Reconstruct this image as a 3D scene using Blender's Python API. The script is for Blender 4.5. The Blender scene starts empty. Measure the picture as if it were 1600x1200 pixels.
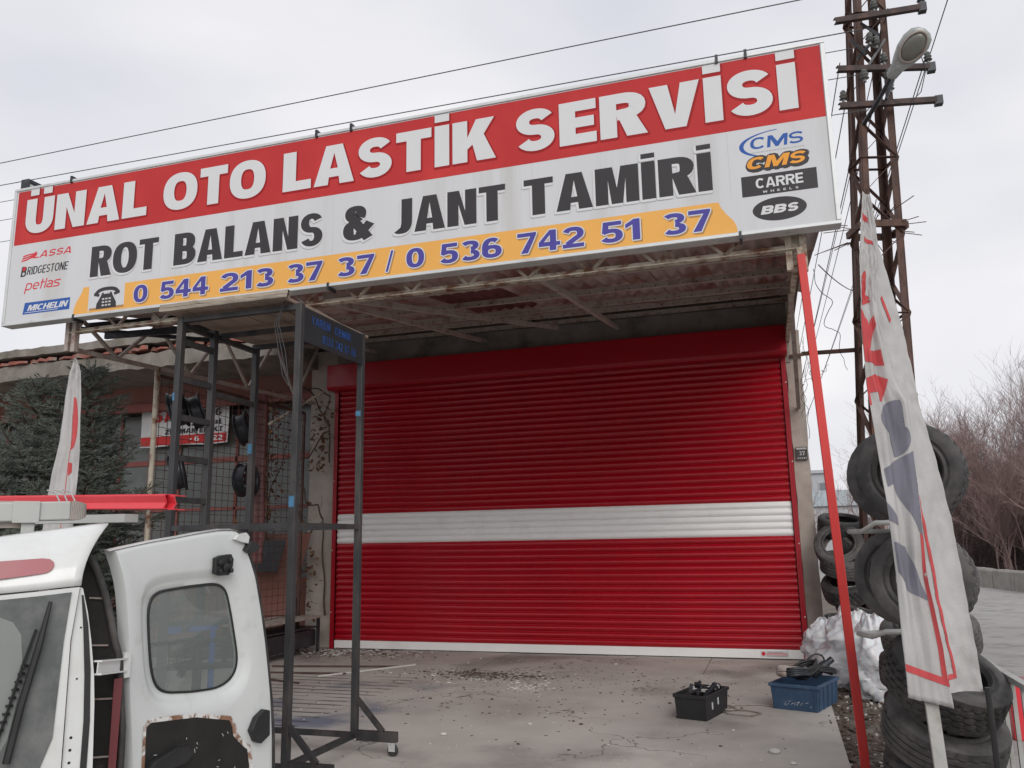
import bpy, bmesh, math, random
from mathutils import Vector, Matrix, noise
from mathutils.geometry import tessellate_polygon
random.seed(11)
scene = bpy.context.scene
V = Vector
PI = math.pi

# ---------------------------------------------------------------- camera, sky, sun
cd = bpy.data.cameras.new('camera'); cam = bpy.data.objects.new('camera', cd)
scene.collection.objects.link(cam); scene.camera = cam
CR = V((0.95210627, 0.30528509, -0.01716594)); CU = V((0.07354876, -0.17416463, 0.98196602)); CF = V((-0.29678989, 0.93619853, 0.18827658))
cam.matrix_world = Matrix(((CR.x, CU.x, -CF.x, 6.7694), (CR.y, CU.y, -CF.y, -11.9058), (CR.z, CU.z, -CF.z, 1.6), (0, 0, 0, 1)))
cd.sensor_width = 36; cd.lens = 1279.105 / 1600 * 36; cd.clip_start = 0.05; cd.clip_end = 900

w = bpy.data.worlds.new('World'); scene.world = w; w.use_nodes = True
nt = w.node_tree; N = nt.nodes; L = nt.links
bg = N['Background']; bg.inputs['Strength'].default_value = 1.0
SUN_EL, SUN_AZ = math.radians(30), math.radians(152)      # azimuth measured from +Y towards +X
sky = N.new('ShaderNodeTexSky'); sky.sky_type = 'NISHITA'; sky.sun_disc = False
sky.sun_elevation = SUN_EL; sky.sun_rotation = SUN_AZ; sky.dust_density = 4
sc_ = N.new('ShaderNodeVectorMath'); sc_.operation = 'SCALE'; sc_.inputs['Scale'].default_value = 0.08
L.new(sky.outputs[0], sc_.inputs[0])
tc = N.new('ShaderNodeTexCoord'); mp = N.new('ShaderNodeMapping'); mp.inputs['Scale'].default_value = (1, 1, 2.4)
L.new(tc.outputs['Generated'], mp.inputs[0])
nz = N.new('ShaderNodeTexNoise'); nz.inputs['Scale'].default_value = 1.7; nz.inputs['Detail'].default_value = 4; nz.inputs['Roughness'].default_value = .45
L.new(mp.outputs[0], nz.inputs['Vector'])
rp = N.new('ShaderNodeValToRGB'); rp.color_ramp.elements[0].position = .33; rp.color_ramp.elements[1].position = .68
rp.color_ramp.elements[0].color = (.62, .64, .71, 1); rp.color_ramp.elements[1].color = (.92, .905, .92, 1)
L.new(nz.outputs[0], rp.inputs[0])
mx = N.new('ShaderNodeMix'); mx.data_type = 'RGBA'; mx.inputs[0].default_value = .93
L.new(sc_.outputs[0], mx.inputs[6]); L.new(rp.outputs[0], mx.inputs[7]); L.new(mx.outputs[2], bg.inputs['Color'])

sl = bpy.data.lights.new('sun', 'SUN'); sl.energy = 1.4; sl.angle = math.radians(40); sl.color = (1, .97, .93)
so = bpy.data.objects.new('sun', sl); scene.collection.objects.link(so)
sd = V((math.sin(SUN_AZ) * math.cos(SUN_EL), math.cos(SUN_AZ) * math.cos(SUN_EL), math.sin(SUN_EL)))
so.rotation_euler = sd.to_track_quat('Z', 'Y').to_euler()
vs = scene.view_settings; vs.view_transform = 'Standard'; vs.look = 'None'; vs.exposure = .12; vs.gamma = 1; vs.use_curve_mapping = False

# ---------------------------------------------------------------- materials
def mat(name, col, rough=.7, metal=0, var=.15, scale=3, stretch=(1, 1, 1), dirt=None, dscale=1.5, dlo=.5, dhi=.7, bump=0, bscale=40, coat=0, spec=.5, alpha=None, trans=0, sub=0, detail=6):
    m = bpy.data.materials.new(name); m.use_nodes = True
    n = m.node_tree.nodes; l = m.node_tree.links; p = n['Principled BSDF']
    p.inputs['Roughness'].default_value = rough; p.inputs['Metallic'].default_value = metal
    p.inputs['Coat Weight'].default_value = coat; p.inputs['Specular IOR Level'].default_value = spec
    p.inputs['Transmission Weight'].default_value = trans
    g = n.new('ShaderNodeNewGeometry'); mpn = n.new('ShaderNodeMapping'); mpn.inputs['Scale'].default_value = stretch
    l.new(g.outputs['Position'], mpn.inputs[0])
    t = n.new('ShaderNodeTexNoise'); t.inputs['Scale'].default_value = scale; t.inputs['Detail'].default_value = detail; t.inputs['Roughness'].default_value = .6
    l.new(mpn.outputs[0], t.inputs['Vector'])
    r = n.new('ShaderNodeValToRGB'); r.color_ramp.elements[0].position = .3; r.color_ramp.elements[1].position = .7
    r.color_ramp.elements[0].color = (*[c * (1 - var) for c in col], 1); r.color_ramp.elements[1].color = (*[min(1, c * (1 + var)) for c in col], 1)
    l.new(t.outputs[0], r.inputs[0]); out = r.outputs[0]
    if dirt:
        t2 = n.new('ShaderNodeTexNoise'); t2.inputs['Scale'].default_value = dscale; t2.inputs['Detail'].default_value = 8; t2.inputs['Roughness'].default_value = .65
        l.new(mpn.outputs[0], t2.inputs['Vector'])
        r2 = n.new('ShaderNodeMapRange'); r2.inputs[1].default_value = dlo; r2.inputs[2].default_value = dhi
        l.new(t2.outputs[0], r2.inputs[0])
        mm = n.new('ShaderNodeMix'); mm.data_type = 'RGBA'; mm.inputs[7].default_value = (*dirt, 1)
        l.new(r2.outputs[0], mm.inputs[0]); l.new(out, mm.inputs[6]); out = mm.outputs[2]
    l.new(out, p.inputs['Base Color'])
    if bump:
        t3 = n.new('ShaderNodeTexNoise'); t3.inputs['Scale'].default_value = bscale; t3.inputs['Detail'].default_value = 5
        l.new(g.outputs['Position'], t3.inputs['Vector'])
        b = n.new('ShaderNodeBump'); b.inputs['Strength'].default_value = bump; b.inputs['Distance'].default_value = .01
        l.new(t3.outputs[0], b.inputs['Height']); l.new(b.outputs[0], p.inputs['Normal'])
    m['out'] = 1
    return m

M = {}
M['sign_white'] = mat('sign_white', (.58, .59, .61), .6, var=.03, scale=1.2, stretch=(2.5, 1, .22), dirt=(.51, .51, .50), dlo=.5, dhi=.72, bump=.03, bscale=3)
M['sign_red'] = mat('sign_red', (.46, .035, .036), .6, var=.05, scale=1.5, dirt=(.55, .05, .045), dlo=.5, dhi=.8)
M['sign_orange'] = mat('sign_orange', (.76, .40, .10), .45, var=.04)
M['ink_dark'] = mat('ink_dark', (.045, .042, .045), .45, var=.1)
M['ink_white'] = mat('ink_white', (.62, .63, .64), .45, var=.02)
M['ink_seam'] = mat('ink_seam', (.50, .50, .50), .6, var=.05)
M['ink_grey'] = mat('ink_grey', (.42, .42, .43), .5, var=.05)
M['ink_shadow_red'] = mat('ink_shadow_red', (.30, .012, .014), .5, var=.05)
M['ink_shadow_orange'] = mat('ink_shadow_orange', (.40, .22, .09), .5, var=.05)
M['ink_navy'] = mat('ink_navy', (.075, .065, .30), .45, var=.08)
M['ink_blue'] = mat('ink_blue', (.03, .10, .36), .45, var=.05)
M['ink_red'] = mat('ink_red', (.60, .035, .05), .45, var=.05)
M['ink_orange'] = mat('ink_orange', (.74, .32, .05), .45, var=.05)
M['ink_faded'] = mat('ink_faded', (.30, .28, .29), .6, var=.2, scale=12)
M['frame_alu'] = mat('frame_alu', (.60, .62, .62), .4, .3, var=.08, dirt=(.35, .33, .3), dscale=4, dlo=.6, dhi=.85)
M['dark_metal'] = mat('dark_metal', (.030, .033, .040), .42, .3, var=.3, scale=9, dirt=(.10, .095, .095), dscale=6, dlo=.55, dhi=.8, bump=.1)
M['rack_metal'] = mat('rack_metal', (.038, .038, .040), .5, .2, var=.35, scale=8, stretch=(1, 1, .4), dirt=(.10, .085, .075), dscale=5, dlo=.5, dhi=.8, bump=.1)
M['rust'] = mat('rust', (.085, .048, .039), .75, .2, var=.45, scale=6, stretch=(1, 1, .5), dirt=(.16, .08, .052), dscale=5, dlo=.5, dhi=.75, bump=.3)
M['rust_dark'] = mat('rust_dark', (.055, .038, .036), .7, .2, var=.4, scale=6, dirt=(.12, .06, .045), dscale=6, bump=.2)
M['cream_rust'] = mat('cream_rust', (.48, .43, .35), .7, 0, var=.15, scale=5, dirt=(.17, .07, .035), dscale=6.5, dlo=.47, dhi=.62, bump=.2)
M['old_grey'] = mat('old_grey', (.40, .355, .32), .7, 0, var=.25, scale=6, dirt=(.19, .11, .085), dscale=6, dlo=.45, dhi=.7, bump=.2)
M['corr'] = mat('corr', (.36, .29, .265), .7, .1, var=.35, scale=1.7, stretch=(1, .35, 1), dirt=(.24, .11, .09), dscale=2.2, dlo=.47, dhi=.62, bump=.15)
M['corr_dark'] = mat('corr_dark', (.13, .045, .042), .7, .1, var=.3, scale=2)
M['wood_old'] = mat('wood_old', (.25, .19, .15), .85, 0, var=.3, scale=4, stretch=(1, .15, 1), dirt=(.08, .05, .04), dscale=3, bump=.4)
M['wood_edge'] = mat('wood_edge', (.30, .26, .21), .9, 0, var=.3, scale=8, stretch=(.2, 1, 2), dirt=(.14, .11, .09), dscale=7, bump=.6, bscale=25)
M['shutter_red'] = mat('shutter_red', (.35, .0012, .010), .26, 0, var=.08, scale=1.5, coat=.25, spec=.45)
M['shutter_frame'] = mat('shutter_frame', (.32, .003, .012), .35, 0, var=.05, scale=1, coat=.1, spec=.4)
M['shutter_white'] = mat('shutter_white', (.80, .79, .78), .35, 0, var=.04, scale=2, dirt=(.5, .48, .46), dlo=.6, dhi=.9, coat=.2)
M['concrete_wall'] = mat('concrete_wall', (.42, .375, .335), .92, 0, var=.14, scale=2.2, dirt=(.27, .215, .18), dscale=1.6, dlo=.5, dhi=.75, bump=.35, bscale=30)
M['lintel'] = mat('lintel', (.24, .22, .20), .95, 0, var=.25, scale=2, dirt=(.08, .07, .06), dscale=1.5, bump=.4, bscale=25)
M['concrete_slab'] = mat('concrete_slab', (.21, .19, .17), .95, 0, var=.25, scale=3, dirt=(.12, .11, .085), dscale=2.5, dlo=.48, dhi=.7, bump=.8, bscale=14)
M['tile'] = mat('tile', (.26, .085, .065), .9, 0, var=.4, scale=9, dirt=(.20, .17, .14), dscale=4, dlo=.5, dhi=.65, bump=.4)
M['red_paint_old'] = mat('red_paint_old', (.20, .055, .045), .65, 0, var=.2, scale=3, dirt=(.12, .06, .05), bump=.2)
M['plaster_red'] = mat('plaster_red', (.22, .095, .075), .9, 0, var=.18, scale=1.5, dirt=(.16, .11, .09), bump=.3)
M['plaster_grey'] = mat('plaster_grey', (.19, .175, .155), .9, 0, var=.15, scale=2, dirt=(.12, .10, .085), bump=.3)
M['glass_dark'] = mat('glass_dark', (.075, .085, .08), .12, 0, var=.2, scale=.8, dirt=(.15, .15, .14), dscale=3, dlo=.5, dhi=.9)
M['glass_pale'] = mat('glass_pale', (.09, .095, .09), .25, 0, var=.2, scale=1.2)
M['red_pole'] = mat('red_pole', (.56, .035, .03), .45, 0, var=.12, scale=5, stretch=(1, 1, .3), dirt=(.40, .05, .04), dscale=9, dlo=.6, dhi=.8)
M['rubber'] = mat('rubber', (.028, .027, .027), .62, 0, var=.2, scale=5, dirt=(.11, .10, .093), dscale=6, dlo=.46, dhi=.8, bump=.1)
M['rubber_worn'] = mat('rubber_worn', (.050, .048, .047), .7, 0, var=.2, scale=5, dirt=(.14, .13, .12), dscale=5, dlo=.42, dhi=.75, bump=.1)
M['van_white'] = mat('van_white', (.66, .68, .67), .22, 0, var=.03, scale=2, dirt=(.54, .53, .50), dscale=3.5, dlo=.5, dhi=.85, coat=.6)
M['van_inner'] = mat('van_inner', (.60, .625, .615), .42, 0, var=.04, scale=4, dirt=(.45, .44, .41), dscale=7, dlo=.6, dhi=.8, coat=.2)
M['van_glass'] = mat('van_glass', (.10, .11, .11), .22, 0, var=.1, scale=2, dirt=(.20, .205, .20), dscale=6, dlo=.42, dhi=.75)
M['van_glass_inner'] = mat('van_glass_inner', (.23, .25, .24), .2, 0, var=.08, scale=3)
M['black_plastic'] = mat('black_plastic', (.018, .018, .019), .5, 0, var=.3, scale=10)
M['cavity_shade'] = mat('cavity_shade', (.012, .011, .010), .7, 0, var=.5, scale=9, dirt=(.05, .04, .035), dscale=14, dlo=.62, dhi=.7)  # near-black colour stands in for the shade inside openings
M['door_rust'] = mat('door_rust', (.24, .13, .08), .8, 0, var=.3, scale=20, dirt=(.66, .66, .64), dscale=14, dlo=.44, dhi=.52)
M['lamp_red'] = mat('lamp_red', (.36, .12, .13), .25, 0, var=.05, scale=3, dirt=(.36, .16, .16), dscale=5, dlo=.5, dhi=.9, coat=.3)
M['tail_red'] = mat('tail_red', (.15, .04, .045), .2, 0, var=.1)
M['rack_alu'] = mat('rack_alu', (.42, .43, .41), .5, .1, var=.05, scale=6, dirt=(.30, .30, .28), dscale=7, dlo=.55, dhi=.8)
M['profile_red'] = mat('profile_red', (.66, .035, .05), .35, 0, var=.06, scale=3, coat=.3)
M['flag'] = mat('flag', (.45, .445, .44), .85, 0, var=.05, scale=3, dirt=(.31, .30, .29), dscale=2.3, dlo=.48, dhi=.8, bump=.25, bscale=120)
M['flag_red'] = mat('flag_red', (.50, .07, .075), .85, 0, var=.1, scale=10)
M['flag_grey'] = mat('flag_grey', (.17, .17, .205), .85, 0, var=.1, scale=6)
M['bag'] = mat('bag', (.62, .63, .65), .35, 0, var=.08, scale=9, bump=.5, bscale=18)
M['bag'].node_tree.nodes['Principled BSDF'].inputs['Subsurface Weight'].default_value = .25
M['crate_blue'] = mat('crate_blue', (.035, .075, .14), .5, 0, var=.15, scale=5, dirt=(.10, .15, .20), dscale=11, dlo=.58, dhi=.75)
M['needles'] = mat('needles', (.125, .145, .120), .85, 0, var=.45, scale=6)
M['bark'] = mat('bark', (.10, .07, .05), .95, 0, var=.3, scale=10)
M['twig'] = mat('twig', (.26, .18, .165), .9, 0, var=.3, scale=.5)
M['twig_dark'] = mat('twig_dark', (.095, .07, .06), .95, 0, var=.3, scale=.8)
M['dry_leaf'] = mat('dry_leaf', (.16, .085, .05), .9, 0, var=.45, scale=14)
M['vine'] = mat('vine', (.085, .06, .048), .95, 0, var=.3, scale=12, bump=.4)
M['wire'] = mat('wire', (.06, .06, .065), .6, .3, var=.1)
M['porcelain'] = mat('porcelain', (.12, .125, .12), .3, 0, var=.2, scale=10)
M['lamp_shell'] = mat('lamp_shell', (.36, .38, .37), .45, .2, var=.12, scale=6, dirt=(.16, .17, .15), dscale=8, dlo=.5, dhi=.75)
M['lamp_lens'] = mat('lamp_lens', (.16, .16, .14), .25, 0, var=.15, scale=9)
M['rail'] = mat('rail', (.42, .42, .40), .6, .1, var=.12, scale=6, dirt=(.25, .22, .19), dscale=8, dlo=.55, dhi=.75)
M['stone_wall'] = mat('stone_wall', (.27, .25, .225), .95, 0, var=.2, scale=4, bump=.6, bscale=12)
M['paver'] = mat('paver', (.33, .32, .305), .95, 0, var=.1, scale=1.2, dirt=(.19, .18, .17), dscale=2, bump=.3, bscale=22)
M['dirt'] = mat('dirt', (.155, .13, .11), 1, 0, var=.3, scale=5, dirt=(.09, .075, .062), dscale=7, bump=.8, bscale=25)
M['far_wall'] = mat('far_wall', (.42, .43, .45), .9, 0, var=.06, scale=.4)
M['far_roof'] = mat('far_roof', (.30, .34, .36), .8, 0, var=.1, scale=.4)
M['far_brick'] = mat('far_brick', (.33, .24, .22), .9, 0, var=.1, scale=.6)
M['far_dark'] = mat('far_dark', (.17, .19, .21), .4, 0, var=.1, scale=.6)
M['scrap_white'] = mat('scrap_white', (.55, .53, .50), .8, 0, var=.1, scale=9)
M['scrap_dark'] = mat('scrap_dark', (.09, .065, .05), .95, 0, var=.4, scale=15)
M['blue_tool'] = mat('blue_tool', (.02, .08, .33), .4, 0, var=.1)
M['blue_spray'] = mat('blue_spray', (.05, .16, .28), .6, 0, var=.3, scale=20)
M['plate_dark'] = mat('plate_dark', (.04, .033, .03), .5, 0, var=.2, scale=20)
M['panel_black'] = mat('panel_black', (.022, .024, .028), .4, .1, var=.2, scale=5)
M['blue_paint'] = mat('blue_paint', (.008, .06, .24), .6, 0, var=.4, scale=14)
M['curtain'] = mat('curtain', (.17, .060, .060), .3, 0, var=.15, scale=5, dirt=(.24, .13, .12), dscale=4)

for _n in list(M):
    if _n.startswith(('ink_', 'sign_')): M[_n].node_tree.nodes['Principled BSDF'].inputs['Specular IOR Level'].default_value = .2

# concrete pad: plain noise plus a real paint stain left on it by sprayed grilles
def pad_material():
    m = mat('pad_concrete', (.44, .405, .37), .9, 0, var=.12, scale=1.1, dirt=(.33, .29, .262), dscale=.9, dlo=.48, dhi=.72, bump=.25, bscale=35)
    n = m.node_tree.nodes; l = m.node_tree.links; p = n['Principled BSDF']
    src = p.inputs['Base Color'].links[0].from_socket
    g = n.new('ShaderNodeNewGeometry'); sx = n.new('ShaderNodeSeparateXYZ'); l.new(g.outputs['Position'], sx.inputs[0])
    def math_(op, a, b=None, c=None):
        q = n.new('ShaderNodeMath'); q.operation = op
        for i, v in enumerate((a, b, c)):
            if v is None: continue
            if isinstance(v, (int, float)): q.inputs[i].default_value = v
            else: l.new(v, q.inputs[i])
        return q.outputs[0]
    def soft(v, a, b):
        r = n.new('ShaderNodeMapRange'); r.interpolation_type = 'SMOOTHSTEP'; l.new(v, r.inputs[0]); r.inputs[1].default_value = a; r.inputs[2].default_value = b; return r.outputs[0]
    def noise_(s, d=4):
        t = n.new('ShaderNodeTexNoise'); t.inputs['Scale'].default_value = s; t.inputs['Detail'].default_value = d; l.new(g.outputs['Position'], t.inputs['Vector']); return t.outputs[0]
    X, Y = sx.outputs[0], sx.outputs[1]
    box = math_('MULTIPLY', math_('MULTIPLY', soft(X, .6, .75), soft(X, 2.56, 2.50)), math_('MULTIPLY', soft(Y, -5.5, -5.35), soft(Y, -2.35, -2.45)))
    tri = math_('SINE', math_('MULTIPLY', Y, 2 * PI / .19))
    stripe = math_('MULTIPLY', math_('MULTIPLY', soft(tri, .62, .8), box), soft(noise_(2.5), .34, .55))
    blue = math_('MULTIPLY', math_('MULTIPLY', soft(noise_(1.3), .46, .66), math_('MULTIPLY', soft(X, 1.1, 1.9), soft(X, 3.5, 2.7))), math_('MULTIPLY', soft(Y, -5.6, -4.9), soft(Y, -2.6, -3.3)))
    m1 = n.new('ShaderNodeMix'); m1.data_type = 'RGBA'; l.new(src, m1.inputs[6]); m1.inputs[7].default_value = (.06, .085, .16, 1)
    l.new(math_('MULTIPLY', blue, .75), m1.inputs[0])
    m2 = n.new('ShaderNodeMix'); m2.data_type = 'RGBA'; l.new(m1.outputs[2], m2.inputs[6]); m2.inputs[7].default_value = (.05, .042, .042, 1)
    l.new(math_('MULTIPLY', stripe, .85), m2.inputs[0])
    # oily patches and fine pale specks
    m3 = n.new('ShaderNodeMix'); m3.data_type = 'RGBA'; l.new(m2.outputs[2], m3.inputs[6]); m3.inputs[7].default_value = (.13, .115, .105, 1)
    l.new(math_('MULTIPLY', soft(noise_(.45, 8), .56, .72), .55), m3.inputs[0])
    m4 = n.new('ShaderNodeMix'); m4.data_type = 'RGBA'; l.new(m3.outputs[2], m4.inputs[6]); m4.inputs[7].default_value = (.55, .53, .50, 1)
    l.new(math_('MULTIPLY', soft(noise_(9, 8), .66, .76), .6), m4.inputs[0])
    vo = n.new('ShaderNodeTexVoronoi'); vo.feature = 'DISTANCE_TO_EDGE'; vo.inputs['Scale'].default_value = .42
    wv = n.new('ShaderNodeVectorMath'); wv.operation = 'ADD'; tn = n.new('ShaderNodeTexNoise'); tn.inputs['Scale'].default_value = 2.2; tn.inputs['Detail'].default_value = 6
    l.new(g.outputs['Position'], tn.inputs['Vector']); l.new(g.outputs['Position'], wv.inputs[0]); l.new(tn.outputs[1], wv.inputs[1]); l.new(wv.outputs[0], vo.inputs['Vector'])
    m5 = n.new('ShaderNodeMix'); m5.data_type = 'RGBA'; l.new(m4.outputs[2], m5.inputs[6]); m5.inputs[7].default_value = (.07, .06, .055, 1)
    l.new(math_('MULTIPLY', math_('MULTIPLY', soft(vo.outputs[0], .006, .002), soft(noise_(.7), .45, .6)), .7), m5.inputs[0])
    l.new(m5.outputs[2], p.inputs['Base Color'])
    return m
M['pad'] = pad_material()

def tint_glass():
    m = bpy.data.materials.new('door_glass'); m.use_nodes = True
    n = m.node_tree.nodes; l = m.node_tree.links; n.clear()
    o = n.new('ShaderNodeOutputMaterial'); t = n.new('ShaderNodeBsdfTransparent'); t.inputs[0].default_value = (.55, .62, .60, 1)
    g = n.new('ShaderNodeBsdfGlossy'); g.inputs['Roughness'].default_value = .03; g.inputs[0].default_value = (.9, .95, .95, 1)
    d = n.new('ShaderNodeBsdfDiffuse'); d.inputs[0].default_value = (.34, .38, .37, 1)
    a = n.new('ShaderNodeMixShader'); a.inputs[0].default_value = .16; b = n.new('ShaderNodeMixShader'); b.inputs[0].default_value = .36
    l.new(t.outputs[0], a.inputs[1]); l.new(g.outputs[0], a.inputs[2]); l.new(a.outputs[0], b.inputs[1]); l.new(d.outputs[0], b.inputs[2]); l.new(b.outputs[0], o.inputs[0])
    return m
M['door_glass'] = tint_glass()

# ---------------------------------------------------------------- object helpers
ORG = {}
def tag(o, label=None, cat=None, group=None, kind=None):
    if label: o['label'] = label
    if cat: o['category'] = cat
    if group: o['group'] = group
    if kind: o['kind'] = kind
    return o
def thing(name, label, cat, loc=(0, 0, 0), group=None):
    o = bpy.data.objects.new(name, None); scene.collection.objects.link(o); o.location = loc; o.empty_display_size = .2
    ORG[o.name] = V(loc); return tag(o, label, cat, group)
def link(name, me, m, parent=None, org=None):
    o = bpy.data.objects.new(name, me); scene.collection.objects.link(o)
    if m is not None and not me.materials: me.materials.append(m)
    if parent is not None: o.parent = parent; ORG[o.name] = ORG[parent.name]
    else:
        o.location = org if org is not None else (0, 0, 0); ORG[o.name] = V(o.location)
    return o

XF = None      # optional map applied to vertices when a mesh is made
class MB:
    def __init__(s): s.v = []; s.f = []
    def add(s, vs_, fs):
        b = len(s.v); s.v += [V(p) for p in vs_]; s.f += [tuple(b + i for i in f) for f in fs]; return s
    def box(s, a, b):
        x0, y0, z0 = a; x1, y1, z1 = b
        return s.add([(x0, y0, z0), (x1, y0, z0), (x1, y1, z0), (x0, y1, z0), (x0, y0, z1), (x1, y0, z1), (x1, y1, z1), (x0, y1, z1)],
                     [(0, 3, 2, 1), (4, 5, 6, 7), (0, 1, 5, 4), (1, 2, 6, 5), (2, 3, 7, 6), (3, 0, 4, 7)])
    def prof(s, p, q, poly, up=(0, 0, 1), caps=True):
        """sweep a 2-D polygon (list of (a,b)) from p to q"""
        p = V(p); q = V(q); d = (q - p).normalized(); u = V(up)
        if abs(d.dot(u)) > .98: u = V((0, 1, 0)) if abs(d.z) > .5 else V((0, 0, 1))
        x = d.cross(u).normalized(); y = x.cross(d).normalized(); n = len(poly)
        vs_ = [p + x * a + y * b for a, b in poly] + [q + x * a + y * b for a, b in poly]
        fs = [(i, (i + 1) % n, n + (i + 1) % n, n + i) for i in range(n)]
        if caps:
            tris = tessellate_polygon([[V((a, b, 0)) for a, b in poly]])
            fs += [tuple(t) for t in tris] + [tuple(n + i for i in reversed(t)) for t in tris]
        return s.add(vs_, fs)
    def bar(s, p, q, w_, h=None, up=(0, 0, 1)):
        h = h or w_; a = w_ / 2; b = h / 2
        return s.prof(p, q, [(-a, -b), (a, -b), (a, b), (-a, b)], up)
    def angle(s, p, q, w_, t=.006, up=(0, 0, 1), flip=1):
        k = flip
        return s.prof(p, q, [(0, 0), (w_ * k, 0), (w_ * k, t), (t * k, t), (t * k, w_), (0, w_)], up)
    def tube(s, pts, r, n=6, closed=False, caps=True):
        pts = [V(p) for p in pts]; m = len(pts); b = len(s.v); prev = None
        rs = r if isinstance(r, (list, tuple)) else [r] * m
        for i, p in enumerate(pts):
            if closed: d = pts[(i + 1) % m] - pts[i - 1]
            else: d = pts[min(i + 1, m - 1)] - pts[max(i - 1, 0)]
            d = d.normalized() if d.length > 1e-9 else V((0, 0, 1))
            if prev is None: x = d.orthogonal().normalized()
            else:
                x = prev - d * prev.dot(d)
                x = x.normalized() if x.length > 1e-6 else d.orthogonal().normalized()
            prev = x; y = d.cross(x)
            for k in range(n):
                a = 2 * PI * k / n; s.v.append(p + (x * math.cos(a) + y * math.sin(a)) * rs[i])
        for i in range(m if closed else m - 1):
            j = (i + 1) % m
            for k in range(n):
                k2 = (k + 1) % n; s.f.append((b + i * n + k, b + i * n + k2, b + j * n + k2, b + j * n + k))
        if caps and not closed: s.f.append(tuple(b + k for k in reversed(range(n)))); s.f.append(tuple(b + (m - 1) * n + k for k in range(n)))
        return s
    def lathe(s, prof_, c=(0, 0, 0), axis=(0, 0, 1), n=24, closed=False):
        c = V(c); ax = V(axis).normalized(); x = ax.orthogonal().normalized(); y = ax.cross(x); b = len(s.v); m = len(prof_)
        for k in range(n):
            a = 2 * PI * k / n; e = x * math.cos(a) + y * math.sin(a)
            for r, z in prof_: s.v.append(c + e * r + ax * z)
        for k in range(n):
            k2 = (k + 1) % n
            for i in range(m if closed else m - 1):
                i2 = (i + 1) % m; s.f.append((b + k * m + i, b + k2 * m + i, b + k2 * m + i2, b + k * m + i2))
        return s
    def loft(s, loops, close=True):
        b = len(s.v); n = len(loops[0])
        for lp in loops: s.v += [V(p) for p in lp]
        for i in range(len(loops) - 1):
            for k in range(n if close else n - 1):
                k2 = (k + 1) % n; s.f.append((b + i * n + k, b + i * n + k2, b + (i + 1) * n + k2, b + (i + 1) * n + k))
        return s
    def slab(s, outline, o, u, v_, w_, t, holes=()):
        """prism: 2-D outline in frame (u, v) at o, thickness t along w_"""
        o = V(o); u = V(u); v_ = V(v_); w_ = V(w_); loops = [list(outline)] + [list(h) for h in holes]
        flat = [p for lp in loops for p in lp]; n = len(flat)
        tris = tessellate_polygon([[V((a, b, 0)) for a, b in lp] for lp in loops])
        vs_ = [o + u * a + v_ * b for a, b in flat] + [o + u * a + v_ * b + w_ * t for a, b in flat]
        fs = [tuple(q) for q in tris] + [tuple(n + i for i in reversed(q)) for q in tris]; k = 0
        for lp in loops:
            m = len(lp)
            for i in range(m): fs.append((k + i, k + (i + 1) % m, n + k + (i + 1) % m, n + k + i))
            k += m
        return s.add(vs_, fs)
    def mesh(s, name, org=V((0, 0, 0)), smooth=False, fix=True):
        me = bpy.data.meshes.new(name); me.from_pydata([tuple((XF(p) if XF else p) - org) for p in s.v], [], s.f)
        if fix:
            bm = bmesh.new(); bm.from_mesh(me); bmesh.ops.recalc_face_normals(bm, faces=bm.faces); bm.to_mesh(me); bm.free()
        me.polygons.foreach_set('use_smooth', [smooth] * len(me.polygons)); me.update(); return me
    def build(s, name, m, parent=None, smooth=False, bevel=0, fix=True, sharp=None):
        if parent is not None: org = ORG[parent.name]
        else:
            xs = [p.x for p in s.v]; ys = [p.y for p in s.v]
            org = V(((min(xs) + max(xs)) / 2, (min(ys) + max(ys)) / 2, min(p.z for p in s.v)))
        me = s.mesh(name, org, smooth, fix)
        if smooth and sharp: me.set_sharp_from_angle(angle=math.radians(sharp))
        o = link(name, me, m, parent, org)
        if bevel:
            bv = o.modifiers.new('bevel', 'BEVEL'); bv.width = bevel; bv.segments = 2; bv.limit_method = 'ANGLE'
        return o

def copy_tree(o, parent=None):
    c = o.copy(); scene.collection.objects.link(c); c.parent = parent
    for ch in [x for x in o.children]: copy_tree(ch, c)
    return c

# ---------------------------------------------------------------- lettering: my own heavy grotesque, built from strokes
def sweep(path, tv, th, closed=False):
    pts = []; n = len(path); Lp = []; Rp = []
    for i in range(n):
        a = path[(i - 1) % n] if closed else path[max(i - 1, 0)]; b = path[(i + 1) % n] if closed else path[min(i + 1, n - 1)]
        dx, dy = b[0] - a[0], b[1] - a[1]; q = math.hypot(dx, dy) or 1; nx, ny = -dy / q, dx / q
        t = math.hypot(nx * tv, ny * th) / 2; Lp.append((path[i][0] + nx * t, path[i][1] + ny * t)); Rp.append((path[i][0] - nx * t, path[i][1] - ny * t))
    quads = []
    for i in range(n if closed else n - 1):
        j = (i + 1) % n; quads.append([Lp[i], Lp[j], Rp[j], Rp[i]])
    return quads
def arc(cx, cy, rx, ry, a0, a1, n=14, p=2.3):
    out = []
    for i in range(n + 1):
        a = math.radians(a0 + (a1 - a0) * i / n); c, s_ = math.cos(a), math.sin(a)
        out.append((cx + rx * math.copysign(abs(c) ** (2 / p), c), cy + ry * math.copysign(abs(s_) ** (2 / p), s_)))
    return out
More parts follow.
